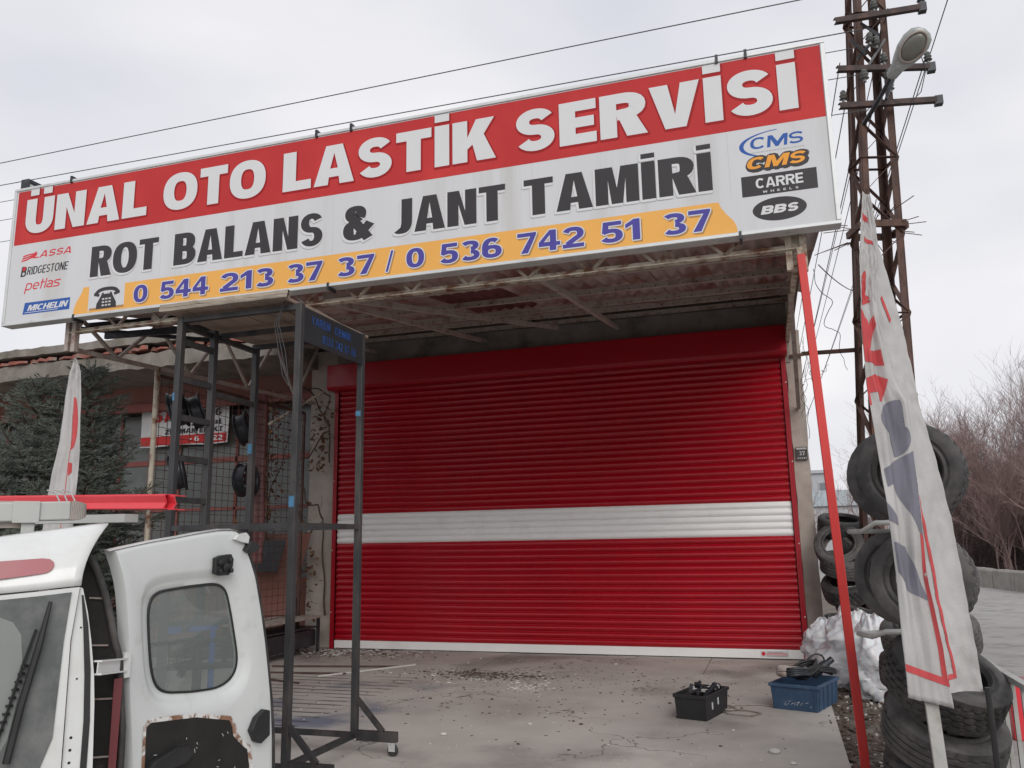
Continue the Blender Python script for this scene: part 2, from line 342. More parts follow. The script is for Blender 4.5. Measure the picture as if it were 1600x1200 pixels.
def glyph(ch, tv, th, w_):
    """returns list of pieces; each piece is a list of polygons lying in one layer"""
    P = []; R = lambda x0, y0, x1, y1: P.append([[(x0, y0), (x1, y0), (x1, y1), (x0, y1)]])
    hx = tv / 2; hy = th / 2
    SW = lambda path, closed=False: P.append(sweep(path, tv, th, closed))
    rx = (w_ - tv) / 2; cx = w_ / 2
    if ch in 'Iİ': R(0, 0, tv, 1)
    elif ch == 'l': R(0, 0, tv, 1)
    elif ch == 'L': P.append([[(0, 0), (w_, 0), (w_, th), (tv, th), (tv, 1), (0, 1)]])
    elif ch == 'T': P.append([[(0, 1 - th), (cx - hx, 1 - th), (cx - hx, 0), (cx + hx, 0), (cx + hx, 1 - th), (w_, 1 - th), (w_, 1), (0, 1)]])
    elif ch == 'E': P.append([[(0, 0), (w_, 0), (w_, th), (tv, th), (tv, .5 - hy), (w_ * .94, .5 - hy), (w_ * .94, .5 + hy), (tv, .5 + hy), (tv, 1 - th), (w_, 1 - th), (w_, 1), (0, 1)]])
    elif ch == 'F': P.append([[(0, 0), (tv, 0), (tv, .5 - hy), (w_ * .94, .5 - hy), (w_ * .94, .5 + hy), (tv, .5 + hy), (tv, 1 - th), (w_, 1 - th), (w_, 1), (0, 1)]])
    elif ch == 'H': P.append([[(0, 0), (tv, 0), (tv, .5 - hy), (w_ - tv, .5 - hy), (w_ - tv, 0), (w_, 0), (w_, 1), (w_ - tv, 1), (w_ - tv, .5 + hy), (tv, .5 + hy), (tv, 1), (0, 1)]])
    elif ch == 'N': P.append([[(0, 0), (tv, 0), (tv, .60), (w_ - tv * 1.05, 0), (w_, 0), (w_, 1), (w_ - tv, 1), (w_ - tv, .40), (tv * 1.05, 1), (0, 1)]])
    elif ch == 'M': P.append([[(0, 0), (tv * .95, 0), (tv * .95, .66), (cx - tv * .42, 0), (cx + tv * .42, 0), (w_ - tv * .95, .66), (w_ - tv * .95, 0), (w_, 0), (w_, 1), (w_ - tv * 1.3, 1), (cx, .42), (tv * 1.3, 1), (0, 1)]])
    elif ch == 'W': P.append([[(0, 1), (w_ * .22 - hx * .8, 0), (w_ * .22 + hx, 0), (cx, .6), (w_ * .78 - hx, 0), (w_ * .78 + hx * .8, 0), (w_, 1), (w_ - tv, 1), (w_ * .76, .38), (cx + hx * .8, 1), (cx - hx * .8, 1), (w_ * .24, .38), (tv, 1)]])
    elif ch == 'A':
        a = tv * 1.06; sl_ = (cx - tv * .56) ; inn = a + .19 * sl_; k1 = .19; k2 = k1 + th * .92
        P.append([[(0, 0), (a, 0), (a + k1 * (cx - a) * .82, k1), (w_ - a - k1 * (cx - a) * .82, k1), (w_ - a, 0), (w_, 0), (cx + tv * .62, 1), (cx - tv * .62, 1)],
                  'hole', [(a + k2 * (cx - a) * .86, k2), (w_ - a - k2 * (cx - a) * .86, k2), (cx, .80)]])
    elif ch == 'V': P.append([[(0, 1), (cx - tv * .6, 0), (cx + tv * .6, 0), (w_, 1), (w_ - tv * 1.08, 1), (cx, .30), (tv * 1.08, 1)]])
    elif ch == 'K': P.append([[(0, 0), (tv, 0), (tv, .30), (tv * 1.35, .40), (w_ - tv * 1.25, 0), (w_, 0), (tv * 2.1, .62), (w_ * .97, 1), (w_ - tv * 1.3, 1), (tv, .58), (tv, 1), (0, 1)]])
    elif ch == 'Y': P.append([[(cx - hx, 0), (cx + hx, 0), (cx + hx, .4), (w_, 1), (w_ - tv * 1.1, 1), (cx, .60), (tv * 1.1, 1), (0, 1), (cx - hx, .4)]])
    elif ch == 'Z': P.append([[(0, 0), (w_, 0), (w_, th), (tv * 1.3, th), (w_, 1 - th), (w_, 1), (0, 1), (0, 1 - th), (w_ - tv * 1.3, 1 - th), (0, th)]])
    elif ch in 'OÖ0': SW(arc(cx, .5, rx, .5 - hy, 0, 351, 39), True)
    elif ch == 'C': SW(arc(cx, .5, rx, .5 - hy, 42, 318, 28))
    elif ch == 'G': SW(arc(cx, .5, rx, .5 - hy, 42, 340, 28)); R(cx + .02, .5 - th * .75, w_, .5 + th * .2)
    elif ch in 'UÜ': SW([(hx, 1), (hx, .7)] + arc(cx, .42, rx, .42 - hy, 180, 360, 18) + [(w_ - hx, .7), (w_ - hx, 1)])
    elif ch == 'J': SW([(w_ - hx, 1), (w_ - hx, .6)] + arc(cx, .36, rx, .36 - hy, 0, -125, 14))
    elif ch == 'D': R(0, 0, tv, 1); SW([(tv, 1 - hy)] + arc(w_ * .42, .5, w_ * .58 - hx, .5 - hy, 90, -90, 18) + [(tv, hy)])
    elif ch in 'PRB':
        R(0, 0, tv, 1); bw = w_ - hx - (.03 if ch == 'B' else 0)
        SW([(tv, 1 - hy)] + arc(w_ * .5, .75 - hy * .45, bw - w_ * .5, .25 - hy * .55, 90, -90, 12) + [(tv, .5)])
        if ch == 'B': SW([(tv, .5)] + arc(w_ * .5, .25 + hy * .5, w_ - hx - w_ * .5, .25 - hy * .5, 90, -90, 12) + [(tv, hy)])
        if ch == 'R': P.append([[(w_ * .38, .5), (w_ - tv * 1.15, 0), (w_ + .02, 0), (w_ * .40 + tv, .5)]])
    elif ch in 'S5':
        if ch == 'S':
            r_ = (1 - th) / 4; P.append(sweep(arc(cx, 1 - hy - r_, rx, r_, 22, 268, 20, 2.1) + [(cx, .5)] + arc(cx, hy + r_, rx, r_, 88, -158, 20, 2.1), tv * .84, th * .98))
        else:
            P.append([[(w_ * .1, .46), (w_ * .1 + tv * .9, .5), (w_ * .1 + tv * .95, 1 - th), (w_ * .95, 1 - th), (w_ * .95, 1), (w_ * .16, 1)]])
            SW([(w_ * .16, .50)] + arc(cx, .33, rx, .33 - hy, 110, -155, 22))
    elif ch == '1': P.append([[(w_ * .45, 0), (w_ * .45 + tv, 0), (w_ * .45 + tv, 1), (w_ * .45 + tv * .2, 1), (0, .78), (0, .58), (w_ * .45, .74)]])
    elif ch == '2': SW(arc(cx, .68, rx, .32 - hy, 165, -35, 16) + [(hx * 1.3, th * .9)]); R(0, 0, w_, th)
    elif ch == '3': SW(arc(cx - .02, .745, rx * .92, .255 - hy, 155, -80, 16)); SW(arc(cx, .27, rx, .27 - hy, 85, -155, 16))
    elif ch == '4': P.append([[(w_ - tv * 1.6, 0), (w_ - tv * .6, 0), (w_ - tv * .6, .22), (w_, .22), (w_, .22 + th), (w_ - tv * .6, .22 + th), (w_ - tv * .6, 1), (w_ - tv * 1.6, 1), (0, .24 + th), (0, .22), (w_ - tv * 1.6, .22)], 'hole', [(tv * .8, .24 + th), (w_ - tv * 1.55, .24 + th), (w_ - tv * 1.55, .76)]])
    elif ch == '6': SW(arc(cx, .32, rx, .32 - hy, 0, 345, 28), True); SW(arc(cx, .5, rx, .5 - hy, 190, 48, 14))
    elif ch == '9': SW(arc(cx, .68, rx, .32 - hy, 0, 345, 28), True); SW(arc(cx, .5, rx, .5 - hy, 10, -132, 14))
    elif ch == '7': P.append([[(0, 1 - th), (w_ - tv * .9, 1 - th), (w_ * .18, 0), (w_ * .18 + tv * 1.1, 0), (w_, 1 - th * .6), (w_, 1), (0, 1)]])
    elif ch == '/': P.append([[(0, -.04), (tv * .6, -.04), (w_, 1.04), (w_ - tv * .6, 1.04)]])
    elif ch == '-': R(0, .4, w_, .4 + th)
    elif ch == '&':
        SW(arc(w_ * .42, .775, w_ * .27 - hx * .5, .225 - hy * .8, -40, 320, 22))
        SW([(w_ * .30, .66), (w_ * .86, .02)]); SW(arc(w_ * .40, .29, w_ * .40 - hx, .29 - hy, 115, 335, 18) + [(w_ * .84, .40), (w_ * .92, .48)])
    elif ch == 'p': R(0, -.35, tv, .72); SW([(tv, .72 - hy)] + arc(w_ * .5, .36, w_ * .5 - hx, .36 - hy, 90, -90, 12) + [(tv, hy)])
    elif ch == 'e': SW(arc(cx, .36, rx, .36 - hy, 0, 315, 24)); R(hx, .36 - hy * .7, w_ - hx * .4, .36 + hy * .7)
    elif ch == 't': R(w_ * .2, 0, w_ * .2 + tv, 1); R(0, .72 - th, w_, .72)
    elif ch == 'a': R(w_ - tv, 0, w_, .6); SW([(hx, .72 - hy), (w_ * .6, .72 - hy), (w_ - hx, .6)]); SW([(w_ - hx, .40), (w_ * .4, .40)] + arc(w_ * .4, .22, w_ * .4 - hx, .2 - hy, 90, 270, 8) + [(w_ - hx, hy)])
    elif ch == 's': SW([(w_, .72 - hy), (cx, .72 - hy)] + arc(w_ * .4, .54, w_ * .4 - hx, .18 - hy * .8, 90, 270, 8) + [(cx, .37)] + arc(w_ * .6, .2, w_ * .4 - hx, .2 - hy, 90, -90, 8) + [(0, hy)])
    elif ch == '.': R(0, 0, tv, th)
    if ch == 'İ': R(0, 1.09, tv, 1.09 + th * .78)
    if ch in 'ÜÖ': R(cx - tv * 1.05, 1.1, cx - tv * .22, 1.1 + th * .9); R(cx + tv * .22, 1.1, cx + tv * 1.05, 1.1 + th * .9)
    return P
WID = {'I': 0, 'İ': 0, 'l': 0, '.': 0, 'L': .84, 'E': .88, 'F': .84, 'T': .96, 'N': 1.08, 'M': 1.34, 'W': 1.5, 'A': 1.16, 'V': 1.12, 'K': 1.12, 'O': 1.22, 'Ö': 1.22, 'G': 1.14, 'C': 1.1, 'U': 1.04, 'Ü': 1.04, 'J': .84, 'D': 1.08, 'P': 1.0, 'R': 1.06, 'B': 1.04, 'S': 1.0, '1': .68, '&': 1.15, '-': .5, '/': .62, 'H': 1.06, '7': .92, '4': 1.02, 't': .62, 'a': .95}
def word(txt, x0, x1, z0, cap, y, m, parent, tv=.30, th=.24, gap=.11, base_w=.80, shear=0, offs=((0, 0),), name='lettering', frame=None, dy=.0004, step=.00004):
    """flat print on a plane: frame = (origin, u, v, normal) or the sign plane y = const"""
    mb = MB(); x = 0; lay = []
    for ch in txt:
        if ch == ' ': x += gap * 3.2; continue
        w_ = tv if WID.get(ch) == 0 else base_w * WID.get(ch, 1)
        lay.append((ch, x, w_)); x += w_ + gap
    total = x - gap; sx = (x1 - x0) / (total * cap) if x1 is not None else 1.0
    if frame is None: o, u, v_, nrm = V((0, y, 0)), V((1, 0, 0)), V((0, 0, 1)), V((0, -1, 0))
    else: o, u, v_, nrm = [V(q) for q in frame]
    for k, (ox, oz) in enumerate(offs):
        for ch, gx, w_ in lay:
            for j, piece in enumerate(glyph(ch, tv, th, w_)):
                loops = []; i = 0; polys = []
                while i < len(piece):
                    if i + 1 < len(piece) and piece[i + 1] == 'hole': polys.append((piece[i], [piece[i + 2]])); i += 3
                    else: polys.append((piece[i], [])); i += 1
                d = (k * 3 + j) * step + dy
                T = lambda p: o + u * (x0 + (gx + p[0] + shear * p[1]) * cap * sx + ox) + v_ * (z0 + p[1] * cap + oz) + nrm * d
                for outer, holes in polys:
                    flat = list(outer) + [q for h in holes for q in h]
                    if len(outer) == 4 and not holes: mb.add([T(p) for p in flat], [(0, 1, 2, 3)])
                    else: mb.add([T(p) for p in flat], [tuple(t) for t in tessellate_polygon([[V((a, b, 0)) for a, b in lp] for lp in [outer] + holes])])
    return mb.build(name, m, parent, fix=False)
RING = lambda e: [(e * math.cos(a * PI / 4), e * math.sin(a * PI / 4)) for a in range(8)]
def sheet(pts, y, m, parent, name):
    """flat printed patch on the sign face"""
    mb = MB(); mb.add([(a, y, b) for a, b in pts], [tuple(t) for t in tessellate_polygon([[V((a, b, 0)) for a, b in pts]])]); return mb.build(name, m, parent, fix=False)
def struct(mb, name, m, **k): return tag(mb.build(name, m, **k), kind='structure')
# ================================================================ SETTING
g = MB(); g.add([(-250, -60, -.10), (250, -60, -.10), (250, 400, -.10), (-250, 400, -.10)], [(0, 1, 2, 3)]); struct(g, 'ground', M['dirt'])
g = MB(); g.box((-12, -26, -.2), (7.13, -1.45, 0)); pad = struct(g, 'concrete_pad', M['pad'])
for i, (a, b) in enumerate([(-.45, 1.25), (1.262, 2.93), (2.942, 4.35), (4.362, 5.78), (5.792, 7.12)]):
    g = MB(); g.box((a, -1.438, -.2), (b, .25, -.004 + .004 * (i % 2))); g.build('slab', M['pad'], pad)
g = MB(); g.box((7.14, -26, -.25), (7.95, 3, -.05)); struct(g, 'verge', M['dirt'])
g = MB(); g.add([(8.05, -26, -.03), (120, -26, -.03), (120, 200, -.03), (8.05, 200, -.03)], [(0, 1, 2, 3)]); struct(g, 'road', M['paver'])
g = MB(); g.box((7.93, -26, -.2), (8.05, 2.5, .06)); struct(g, 'kerb', M['stone_wall'])

# ================================================================ WORKSHOP BUILDING
shop = thing('workshop_building', 'plain rendered workshop with concrete pillars either side of the wide red shutter', 'building', (3.5, .3, 0))
def noisy_pillar(x0, x1, y0, y1, z1, amp=.012):
    mb = MB(); nx, nz = 6, 34
    loops = []
    for k in range(nz + 1):
        z = z1 * k / nz; lp = []
        for (ax, ay) in [(x0 + (x1 - x0) * i / nx, y0) for i in range(nx)] + [(x1, y0), (x1, y1), (x0, y1)]:
            d = noise.noise(V((ax * 3, ay * 3, z * 2.3))) * amp + noise.noise(V((ax * 9, ay * 9, z * 8))) * amp * .5
            ex = -.018 * max(0, noise.noise(V((z * 3.1, ax, 7)))) if ax in (x0, x1) else 0
            lp.append((ax + (ex if ax == x1 else -ex), ay + (d if ay == y0 else 0), z))
        loops.append(lp)
    mb.loft(loops); mb.f.append(tuple(range(len(mb.v) - 9, len(mb.v)))); return mb
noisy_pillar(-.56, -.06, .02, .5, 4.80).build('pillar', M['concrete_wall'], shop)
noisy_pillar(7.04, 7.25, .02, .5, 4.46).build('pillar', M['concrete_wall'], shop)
g = MB(); nxx = 40
for k in range(nxx):
    a = -.06 + 7.16 * k / nxx; b = -.06 + 7.16 * (k + 1) / nxx; d = .012 * noise.noise(V((a * 2, 0, 0)))
    g.box((a, .0 + d, 4.0), (b, .3, 4.86))
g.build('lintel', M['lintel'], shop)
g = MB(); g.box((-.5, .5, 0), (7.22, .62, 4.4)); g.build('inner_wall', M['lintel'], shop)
g = MB(); g.box((-.6, .0, 4.87), (7.24, 6, 5.0)); g.build('roof', M['concrete_slab'], shop)
g = MB(); g.box((7.05, .63, 0), (7.21, 6, 4.86)); g.build('side_wall', M['plaster_grey'], shop)

# roller shutter
sh = thing('roller_shutter', 'wide closed red roller shutter with one white band and white bottom rail', 'roller shutter', (3.5, -.05, 0))
SW_, SP = 7.0, .0925
def slat_mesh(name, m):
    mb = MB(); prof_ = [(.0, 0), (.004, .006), (.016, .016), (.024, .034), (.025, .052), (.019, .070), (.008, .082), (.001, .086), (.0, SP - .001)]
    n = 14; loops = []
    for i in range(n + 1):
        x = .04 + (SW_ - .08) * i / n; wob = .003 * math.sin(i * 1.3) + .002 * math.sin(i * 2.9 + 1)
        loops.append([(x, -(a + wob * (1 if .01 < z < .08 else 0)), z) for a, z in prof_])
    mb.loft(loops, close=False); me = mb.mesh(name, V((3.5, 0, 0)), True, fix=False); me.materials.append(m); return me
red_s, white_s = slat_mesh('slat', M['shutter_red']), slat_mesh('slat', M['shutter_white'])
z = .125; k = 0
while z < 4.06:
    white = 16 <= k < 21
    o = bpy.data.objects.new('slat', white_s if white else red_s); scene.collection.objects.link(o); o.parent = sh
    o.location = (0, random.uniform(-.0015, .0015), z); o.rotation_euler.x = random.uniform(-.04, .04)
    if white: o['label'] = 'white slat of the band across the shutter'
    ORG[o.name] = V((3.5, -.05, 0)); z += SP; k += 1
g = MB(); g.box((.035, -.085, .012), (6.97, -.045, .126)); br = g.build('bottom_rail', M['shutter_white'], sh, bevel=.004)
st = MB(); st.box((6.42, -.0875, .03), (6.78, -.0855, .112)); stk = st.build('sticker', M['ink_white'], sh)
lg = MB(); lg.lathe([(.0, 0), (.026, 0)], (6.46, -.0885, .072), (0, -1, 0), 16); lg.build('printed_logo', M['ink_red'], stk)
for i, (zz, a, mm) in enumerate([(.094, 6.52, 'ink_faded'), (.078, 6.50, 'ink_red'), (.061, 6.50, 'ink_red'), (.044, 6.50, 'ink_faded')]):
    t = MB(); x = a
    while x < 6.70 + .04 * (i > 0): ww = random.uniform(.010, .03); t.box((x, -.0890, zz - .004), (x + ww, -.0882, zz + .005)); x += ww + .006
    t.build('printed_line', M[mm], stk)
for x0 in (-.04, 7.0):
    g = MB(); g.box((x0, -.105, 0), (x0 + .035, .0, 4.12)); g.box((x0 + (.035 if x0 < 0 else -.03), -.105, 0), (x0 + (.065 if x0 < 0 else 0), -.09, 4.12))
    gd = g.build('guide_rail', M['shutter_frame'], sh, bevel=.002)
    for zz in (.55, 1.5, 2.6, 3.7):
        s_ = MB(); s_.lathe([(0, .006), (.008, .005), (.01, 0)], (x0 + .018, -.106, zz), (0, -1, 0), 10); s_.build('screw', M['frame_alu'], gd)
bxp = [(0, 4.10), (-.09, 4.055), (-.30, 4.055), (-.34, 4.10), (-.34, 4.47), (0, 4.47)]
g = MB(); g.loft([[(-.06, a, b) for a, b in bxp], [(7.06, a, b) for a, b in bxp]])
g.add([(-.06, a, b) for a, b in bxp], [tuple(range(6))]); g.add([(7.06, a, b) for a, b in bxp], [tuple(range(6))])
g.build('shutter_box', M['shutter_frame'], sh, bevel=.012)
g = MB(); g.box((-.064, -.30, 4.12), (-.061, -.05, 4.44)); g.build('end_plate', M['shutter_frame'], sh)

# house number plate
pt = thing('number_plate', 'small dark house number plate with pale 37 on the right concrete pillar', 'house number', (7.15, 0, 2.72))
g = MB(); g.box((7.075, -.022, 2.62), (7.225, -.006, 2.80)); g.build('plate', M['plate_dark'], pt)
word('37', 7.115, 7.19, 2.685, .055, -.0225, M['ink_grey'], pt)
g = MB(); g.box((7.083, -.0245, 2.765), (7.217, -.0225, 2.79)); g.build('header_strip', M['ink_grey'], pt)
g = MB()
for a in (7.09, 7.118, 7.145, 7.17, 7.195): g.box((a, -.0245, 2.635), (a + .014, -.0225, 2.657))
g.build('street_name', M['ink_grey'], pt)

# ================================================================ CANOPY
can = thing('canopy', 'rusty steel lean-to canopy roofed with stained corrugated sheets over the shutter', 'canopy', (3.4, -2.6, 0))
def roofz(y): return 4.10 + (y + 5.2) * .152
XL, XR, YF = -.32, 7.20, -5.25
# corrugated sheets, three rows
def corr_sheet(x0, x1, y0, y1, zoff, m, seed):
    mb = MB(); n = int((x1 - x0) / .0195); loops = []
    for yy in (y0, (y0 + y1) / 2, y1):
        loops.append([(x0 + (x1 - x0) * i / n, yy, roofz(yy) + .075 + zoff + .02 * math.cos(2 * PI * (x0 + (x1 - x0) * i / n) / .155)) for i in range(n + 1)])
    mb.loft(loops, close=False); return mb.build('roof_sheet', m, can, smooth=True, fix=False)
xs = [XL - .06 + i * (XR - XL + .15) / 9 for i in range(10)]
for r_, (y0, y1) in enumerate([(-5.38, -3.35), (-3.5, -1.55), (-1.7, -.0)]):
    for i in range(9):
        if (r_, i) in ((1, 4), (2, 2), (0, 6)): mm = M['corr_dark'] if (r_, i) == (1, 4) else M['corr']
        else: mm = M['corr']
        corr_sheet(xs[i] - .03, xs[i + 1] + .03, y0, y1, .012 * r_ + .006 * (i % 2), mm, i)
for y in (-5.1, -3.9, -2.72, -1.62, -.95, -.08):
    g = MB(); zz = roofz(y) + .012; g.prof((XL, y, zz), (XR, y, zz), [(-.022, -.035), (.022, -.035), (.022, .03), (-.022, .03)]); g.build('purlin', M['old_grey'], can)
    if y in (-5.1,): continue
    g = MB(); x = XL + .05
    while x < XR: g.box((x, y - .026, zz - .012), (x + .012, y + .026, zz - .03)); x += .155
    tag(g.build('sheet_screws', M['rust'], can), kind='stuff')
# rafters and diagonal braces under the roof
for (p, q) in [((4.87, -5.2, 3.93), (4.73, -.1, 4.68)), ((2.72, -5.2, 3.93), (2.62, -.1, 4.68)), ((.75, -5.2, 3.93), (.72, -.1, 4.68)), ((2.72, -5.15, 3.97), (3.9, -.6, 4.66))]:
    g = MB(); g.bar(p, q, .05, .055); g.build('rafter', M['old_grey'], can)
# front truss
g = MB(); g.angle((-.3, -5.2, 3.865), (7.1, -5.2, 3.865), .05, .008); g.bar((-.3, -5.2, 3.875), (7.1, -5.2, 3.875), .04, .03); g.build('bottom_chord', M['cream_rust'], can)
g = MB(); g.bar((-.3, -5.2, 4.17), (7.1, -5.2, 4.17), .045, .045); g.build('top_chord', M['old_grey'], can)
n = 26; 
for i in range(n):
    a = -.28 + 7.36 * i / n; b = -.28 + 7.36 * (i + 1) / n; up = i % 2
    g = MB(); g.bar((a, -5.2, 4.165 if up else 3.885), (b, -5.2, 3.885 if up else 4.165), .026, .026)
    g.build('truss_web', M['cream_rust'] if i > 9 else M['old_grey'], can)
# side trusses: sloping pair of chords with web members
def side_truss(x, mt):
    P0, P1 = V((x, -5.2, 3.70)), V((x, -.3, 3.86)); Q0, Q1 = V((x, -5.2, 4.09)), V((x, -.3, 4.80))
    g = MB(); g.bar(P0, P1, .045, .045); g.build('bottom_chord', mt, can)
    g = MB(); g.bar(Q0, Q1, .045, .045); g.build('top_chord', mt, can)
    n = 8
    for i in range(n):
        a = i / n; b = (i + 1) / n
        p = (P0.lerp(P1, a) if i % 2 else Q0.lerp(Q1, a)); q = (Q0.lerp(Q1, b) if i % 2 else P0.lerp(P1, b))
        g = MB(); g.bar(p + V((.03, 0, 0)), q + V((.03, 0, 0)), .034, .034); g.build('truss_web', mt, can)
side_truss(-.3, M['old_grey'])
# right side: boxed beam, fascia sheet and knee brace
g = MB(); g.bar((7.08, -5.2, 3.90), (7.08, -.05, 4.30), .05, .06); g.build('side_beam', M['cream_rust'], can)
g = MB()
g.loft([[(7.14, y, roofz(y) + .06), (7.155, y + .02, (roofz(y) + 3.95 + (y + 5.2) * .07) / 2), (7.14, y, 3.92 + (y + 5.2) * .08)] for y in [-5.2 + i * .258 for i in range(21)]], close=False)
g.build('side_fascia', M['old_grey'], can)
g = MB(); g.bar((7.06, -3.5, 4.02), (7.16, -.02, 3.35), .05, .05); g.build('knee_brace', M['old_grey'], can)
# front corner posts
for x, z0, mm in ((7.07, 3.70, 'cream_rust'), (-.3, 3.68, 'old_grey')):
    g = MB(); g.bar((x - .055, -5.2, z0), (x - .055, -5.2, 4.28), .05, .05, (0, 1, 0)); g.bar((x + .055, -5.215, z0 - .02), (x + .055, -5.215, 4.28), .05, .06, (0, 1, 0)); g.box((x - .03, -5.19, z0 + .2), (x + .03, -5.18, 4.25)); g.build('corner_post', M[mm], can)
g = MB(); g.tube([(-.3, -3.9, 3.76), (-.3, -3.9, 0)], .032, 10); g.build('side_post', M['cream_rust'], can, smooth=True)
# outriggers and clutter behind the sign at the left end
for y, zz in ((-5.0, 4.0), (-4.75, 3.95)):
    g = MB(); g.bar((-.3, y, zz), (1.6, y, zz - .05), .04, .07); g.build('cross_tie', M['dark_metal'], can)
g = MB(); g.bar((-.3, -5.1, 3.95), (.9, -4.2, 3.9), .04, .04); g.build('cross_tie', M['dark_metal'], can)

# leaning red prop
rp_ = thing('red_prop_pole', 'straight red painted square steel pole propping the canopy corner right of the shutter', 'pole', (7.22, -5.33, 0))
g = MB(); g.bar((7.225, -5.36, 0), (7.10, -5.27, 3.80), .062, .062); g.build('tube', M['red_pole'], rp_, bevel=.004)
g = MB(); g.box((7.15, -5.43, -.05), (7.30, -5.28, .008)); g.build('base_plate', M['rust'], rp_)
g = MB(); g.bar((7.1, -5.27, 3.80), (7.095, -5.265, 3.86), .05, .05); g.build('head', M['cream_rust'], rp_)

# ================================================================ THE BIG SIGN
sg = thing('shop_sign', 'long red and white lightbox sign of a tyre service along the canopy edge', 'sign', (3.18, -5.4, 3.97))
YS = -5.42
g = MB(); g.box((-1.03, -5.41, 3.985), (7.385, -5.30, 5.515)); g.build('sign_box', M['frame_alu'], sg)
for a, b, c, d in [(-1.055, 7.41, 3.965, 3.995), (-1.055, 7.41, 5.51, 5.54)]:
    g = MB(); g.box((a, -5.432, c), (b, -5.29, d)); g.build('frame_rail', M['frame_alu'], sg, bevel=.005)
for a, b in [(-1.055, -1.02), (7.375, 7.41)]:
    g = MB(); g.box((a, -5.4315, 3.996), (b, -5.2905, 5.509)); g.build('frame_rail', M['frame_alu'], sg, bevel=.005)
# vinyl face, slightly slack
g = MB(); nx_, nz_ = 56, 10; loops = []
for j in range(nz_ + 1):
    zz = 3.996 + 1.513 * j / nz_
    loops.append([(-1.019 + 8.393 * i / nx_, YS, zz) for i in range(nx_ + 1)])
g.loft(loops, close=False); g.build('sign_face', M['sign_white'], sg, fix=False)
y1 = YS - .0006
sheet([(-1.0, 4.875), (7.372, 4.875), (7.372, 5.500), (-1.0, 5.500)], y1, M['sign_red'], sg, 'red_band')
og = [(-.09, 4.0)] + [(-.085, 4.06), (-.06, 4.13), (-.02, 4.19), (.01, 4.24), (.02, 4.285), (.10, 4.285), (.10, 4.02), (.56, 4.02), (.56, 4.275)]
og += [(6.50, 4.275), (6.52, 4.22), (6.56, 4.16), (6.61, 4.10), (6.63, 4.05), (6.635, 4.0)]
sheet(og, y1, M['sign_orange'], sg, 'orange_band')
sheet([(.12, 4.0201), (.56, 4.0201), (.56, 4.045), (.12, 4.045)], y1 - .0002, M['ink_shadow_orange'], sg, 'card_shadow')
T = dict(tv=.31, th=.235, gap=.07)
for t, a, b in [('ÜNAL', -.865, .765), ('OTO', .97, 2.195), ('LASTİK', 2.394, 4.60), ('SERVİSİ', 4.783, 7.175)]:
    word(t, a, b, 4.985, .405, y1 - .0004, M['ink_shadow_red'], sg, offs=[(.012, -.022), (.018, -.014), (.004, -.024), (-.008, -.018), (.016, -.004)], name='letter_shadow', **T)
    word(t, a, b, 4.985, .405, y1 - .0016, M['ink_white'], sg, name='lettering', **T)
T2 = dict(tv=.25, th=.17, gap=.055, base_w=.60)
for t, a, b in [('ROT', .094, .952), ('BALANS', 1.149, 2.86), ('&', 3.072, 3.38), ('JANT', 3.564, 4.682), ('TAMİRİ', 4.854, 6.465)]:
    word(t, a, b, 4.385, .335, y1 - .0004, M['ink_grey'], sg, offs=[(x - .012, z_ - .016) for x, z_ in RING(.012)], name='letter_shadow', **T2)
    word(t, a, b, 4.385, .335, y1 - .0018, M['ink_white'], sg, offs=[(x - .010, z_ - .012) for x, z_ in RING(.011)], name='letter_edge', **T2)
    word(t, a, b, 4.385, .335, y1 - .0034, M['ink_dark'], sg, name='lettering', **T2)
T3 = dict(tv=.27, th=.19, gap=.10, base_w=.86)
for t, (a, b) in zip(['0', '544', '213', '37', '37', '/', '0', '536', '742', '51', '37'], [(.682, .853), (.999, 1.586), (1.726, 2.331), (2.472, 2.861), (3.01, 3.403), (3.52, 3.597), (3.727, 3.903), (4.048, 4.642), (4.786, 5.378), (5.514, 5.868), (6.042, 6.431)]):
    zb = 4.045
    word(t, a, b, zb, .185, y1 - .0004, M['ink_shadow_orange'], sg, offs=[(x + .012, z_ - .014) for x, z_ in RING(.008)], name='number_shadow', **T3)
    word(t, a, b, zb, .185, y1 - .0018, M['ink_white'], sg, offs=RING(.010), name='number_edge', **T3)
    word(t, a, b, zb, .185, y1 - .0034, M['ink_navy'], sg, name='phone_number', **T3)
for x in (.98, 2.96, 4.93, 6.60): sheet([(x, 4.29), (x + .004, 4.29), (x + .004, 4.874), (x, 4.874)], y1 + .0003, M['ink_seam'], sg, 'sheet_seam')
# telephone pictogram
tel = MB(); yy = y1 - .0006
def flat(mb, pts, y, holes=()):
    loops = [list(pts)] + [list(h) for h in holes]; fl = [p for lp in loops for p in lp]
    mb.add([(a, y, b) for a, b in fl], [tuple(t) for t in tessellate_polygon([[V((a, b, 0)) for a, b in lp] for lp in loops])])
cx_, cz_ = .335, 4.145
for quad in sweep(arc(cx_, cz_ + .01, .145, .085, 20, 160, 18, 2.6), .045, .038): flat(tel, quad, yy)
flat(tel, [(cx_ - .165, cz_ + .03), (cx_ - .10, cz_ + .015), (cx_ - .09, cz_ + .045), (cx_ - .165, cz_ + .06)], yy - .0003)
flat(tel, [(cx_ + .165, cz_ + .03), (cx_ + .10, cz_ + .015), (cx_ + .09, cz_ + .045), (cx_ + .165, cz_ + .06)], yy - .0003)
hol = [[(cx_ + i * .042 - .015, cz_ - .09 + j * .034), (cx_ + i * .042 + .015, cz_ - .09 + j * .034), (cx_ + i * .042 + .015, cz_ - .073 + j * .034), (cx_ + i * .042 - .015, cz_ - .073 + j * .034)] for i in (-1, 0, 1) for j in (0, 1, 2)]
